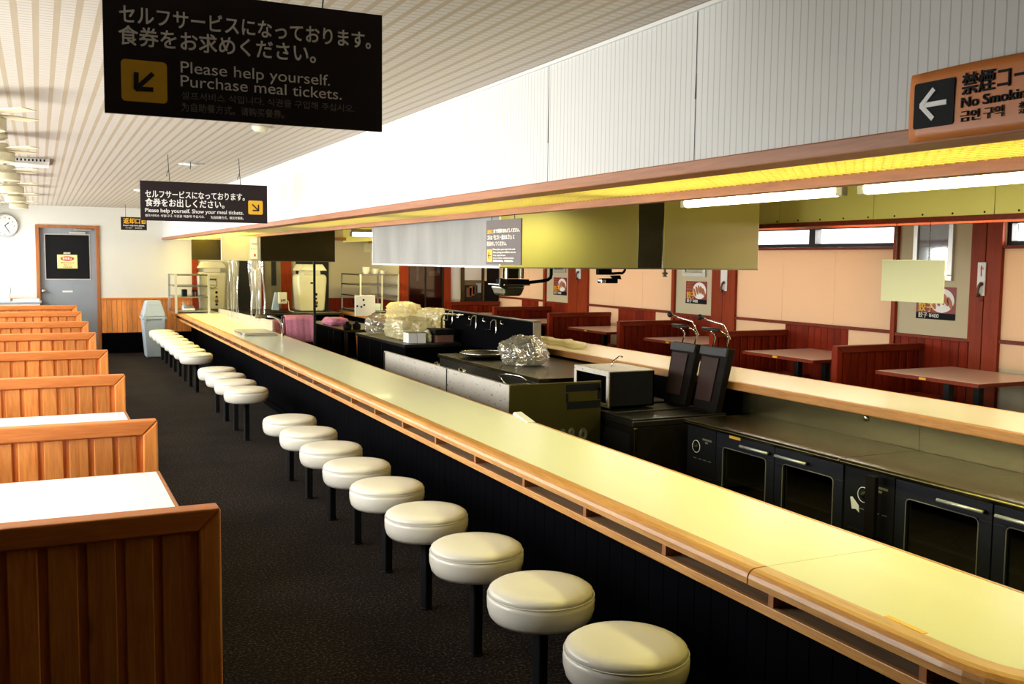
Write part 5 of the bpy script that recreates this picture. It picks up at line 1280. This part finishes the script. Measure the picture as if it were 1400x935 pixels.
for zx in (450, 685): p = U(zx, 100); MB().cyl((p.x, yh+.07, b2.z), (p.x, yh+.07, 1.79), .008, 8).build('rod', 'chrome', hl)
pts = [U(700, 340), U(760, 310), U(1000, 285), U(1090, 265), U(1135, 230), U(1145, 180), U(1145, 60)]
pts = [(v.x, yh+.05, v.z) for v in pts[:-1]]+[(pts[-1].x, yh+.05, 1.79)]
MB().tube(pts, .012, 10).build('pipe_arm', 'dark_iron', hl, smooth=True)
yh = 5.75
U = lambda zx, zy: aY(820+zx/23.375, 360+zy/23.375, yh)
hl = thing('burner_hood_lamp', 'small steel fitting on a bent pipe below the hood, right of the lamp pan', 'fitting', (U(380, 560).x, yh, U(380, 640).z))
a, b = U(60, 490), U(210, 640); MB().box(a.x, b.x, yh, yh+.06, b.z, a.z).build('end_block', 'chrome', hl, .008)
a, b = U(200, 480), U(585, 640); MB().box(a.x, b.x, yh, yh+.08, b.z, a.z).build('pan', 'dark_iron', hl, .006)
a, b = U(20, 210), U(440, 370); MB().box(a.x, b.x, yh+.02, yh+.06, b.z, 1.79).build('bracket_plate', 'dark_iron', hl, .003)
q = [U(330, 390), U(640, 380), U(680, 510), U(420, 500)]; MB().prism([(v.x, yh-.01, v.z) for v in q], (0, .02, 0)).build('side_flap', 'dark_iron', hl, .003)
pts = [U(460, 330), U(700, 315), U(790, 320), U(850, 270), U(880, 210)]; pts = [(v.x, yh+.03, v.z) for v in pts]+[(U(885, 100).x, yh+.03, 1.79)]
MB().tube(pts, .009, 8).build('pipe_arm', 'dark_iron', hl, smooth=True)
p = aY(909, 372, 5.6)
sp = thing('sprinkler', 'tiny brass sprinkler below the hood near its right end', 'sprinkler', (p.x, 5.6, 1.5))
MB().cyl((p.x, 5.6, 1.79), (p.x, 5.6, p.z), .008, 8).lathe([(.006, .0), (.02, -.004), (.02, -.012), (.006, -.02), (.016, -.026), (.016, -.032)], (p.x, 5.6, p.z), 12).build('sprinkler_head', 'olive_wall', sp)

# ------------------------------------------------------------------ posters, frames and wall phones on the right wall
fx = RX-.0015
def poster(ya, yb, z0, z1, label):
    """ya = left edge (far), yb = right edge"""
    r = thing('food_poster', label, 'poster', (RX, yb, z0), 'dumpling posters on the right wall'); h = z1-z0; w_ = ya-yb
    MB().box(fx-.001, fx, yb, ya, z0, z1).build('sheet', 'poster_red', r)
    MB().box(fx-.0018, fx-.0011, yb, ya, z0, z0+h*.20).build('black_band', 'black_matte', r)
    pl = MB().lathe([(.5, 0), (.5, .0008)], (0, 0, 0), 32, 'x')
    for v in pl.bm.verts: v.co = Vector((fx-.0024+v.co.x*.3, yb+w_*.35+v.co.y*w_*.62, z0+h*.585+v.co.z*h*.74))
    ym = yb+.002
    for v in pl.bm.verts: v.co.y = max(v.co.y, ym); v.co.z = min(v.co.z, z1-.002)
    pl.build('plate', 'sign_white', r)
    g = MB()
    for k in range(5):
        t = k/4; cy = yb+w_*(.56-.42*t); cz = z0+h*(.50+.14*math.sin(t*3))
        pts = [(fx-.0034, cy+w_*.055*math.cos(a)+w_*.05*math.sin(a), cz+h*.19*math.sin(a)) for a in [j*2*PI/14 for j in range(14)]]
        g.prism(pts, (-.0008, 0, 0))
    g.build('dumplings', 'poster_food', r)
    lettering('餃子', 'sign_yellow', r, (fx-.004, ya-w_*.06, z0+h*.25), w_*.40, .09, 'x', .003, .001)
    lettering('餃子 ¥400', 'sign_white', r, (fx-.003, ya-w_*.07, z0+h*.055), w_*.52, .05, 'x', .0006, .001)
    for k in range(3): lettering('中華そばセット', 'sign_orange', r, (fx-.003, ya-w_*.06, z0+h*(.86-.13*k)), w_*.3, .025, 'x', 0, .001)
    return r
poster(6.49, 6.06, 1.092, 1.385, 'dumpling poster priced 400 partly behind the blank hanging board')
poster(10.06, 9.63, 1.075, 1.350, 'dumpling poster on the wall right of the raised hood fitting, middle of three')
poster(13.55, 13.12, 1.055, 1.325, 'dumpling poster farthest away on the right wall, beside the lamp pan')
def picture(ya, yb, z0, z1, label, m_):
    r = thing('framed_picture', label, 'picture', (RX, yb, z0), 'framed pictures on the right wall'); e = .05
    f = MB().box(RX-.03, RX-.001, yb, ya, z0, z0+e).box(RX-.03, RX-.001, yb, ya, z1-e, z1).box(RX-.03, RX-.001, yb, yb+e, z0+e, z1-e).box(RX-.03, RX-.001, ya-e, ya, z0+e, z1-e)
    f.build('frame', 'silver_frame', r, .004)
    MB().box(RX-.012, RX-.002, yb+e, ya-e, z0+e, z1-e).build('print', m_, r)
    MB().box(RX-.016, RX-.0135, yb+e, ya-e, z0+e, z1-e).build('pane', 'pane', r)
picture(6.535, 6.10, 1.44, 2.02, 'silver framed dark picture behind the blank board chain', 'poster_blue')
picture(10.11, 9.65, 1.405, 1.95, 'silver framed picture over the middle dumpling poster, mostly hidden by the hood', 'sign_grey')
picture(13.58, 13.15, 1.40, 1.95, 'silver framed picture over the farthest dumpling poster', 'sign_grey')
def wall_phone(y0, y1, z0, z1, label):
    r = thing('wall_phone', label, 'wall phone', (RX-.04, y0, z0), 'wall phones on the wooden pillars')
    MB().box(RX-.055, RX-.041, y0, y1, z0, z1).build('back_plate', 'white_plastic', r, .004)
    lettering('非常電話', 'red_print', r, (RX-.0555, y1-.03, z1-.06), .012*3, .02, 'x') 
    MB().box(RX-.058, RX-.0555, (y0+y1)/2-.006, (y0+y1)/2+.004, z1-.12, z1-.03).build('red_print', 'red_print', r)
    ym = y0+(y1-y0)*.35
    MB().tube([(RX-.06, ym, z0+.105), (RX-.085, ym+.004, z0+.085), (RX-.09, ym+.01, z0+.05), (RX-.085, ym+.02, z0+.02), (RX-.065, ym+.022, z0+.0)], [.018, .013, .012, .013, .018], 10).build('handset', 'brown_box', r, smooth=True)
    MB().tube([(RX-.06, ym+.02, z0), (RX-.06, ym+.01, z0-.05), (RX-.055, ym-.01, z0-.03)], .004, 6).build('cord', 'wire', r, smooth=True)
A = aX(1343, 358.5, RX-.045); B = aX(1354.5, 405, RX-.045)
wall_phone(5.735, 5.815, B.z, A.z, 'white wall phone with a brown handset on the nearest pillar')
wall_phone(9.19, 9.31, 1.25, 1.62, 'white wall phone on the pillar between the middle posters, under the hood')
wall_phone(12.62, 12.76, 1.32, 1.62, 'white wall phone on the farthest pillar')
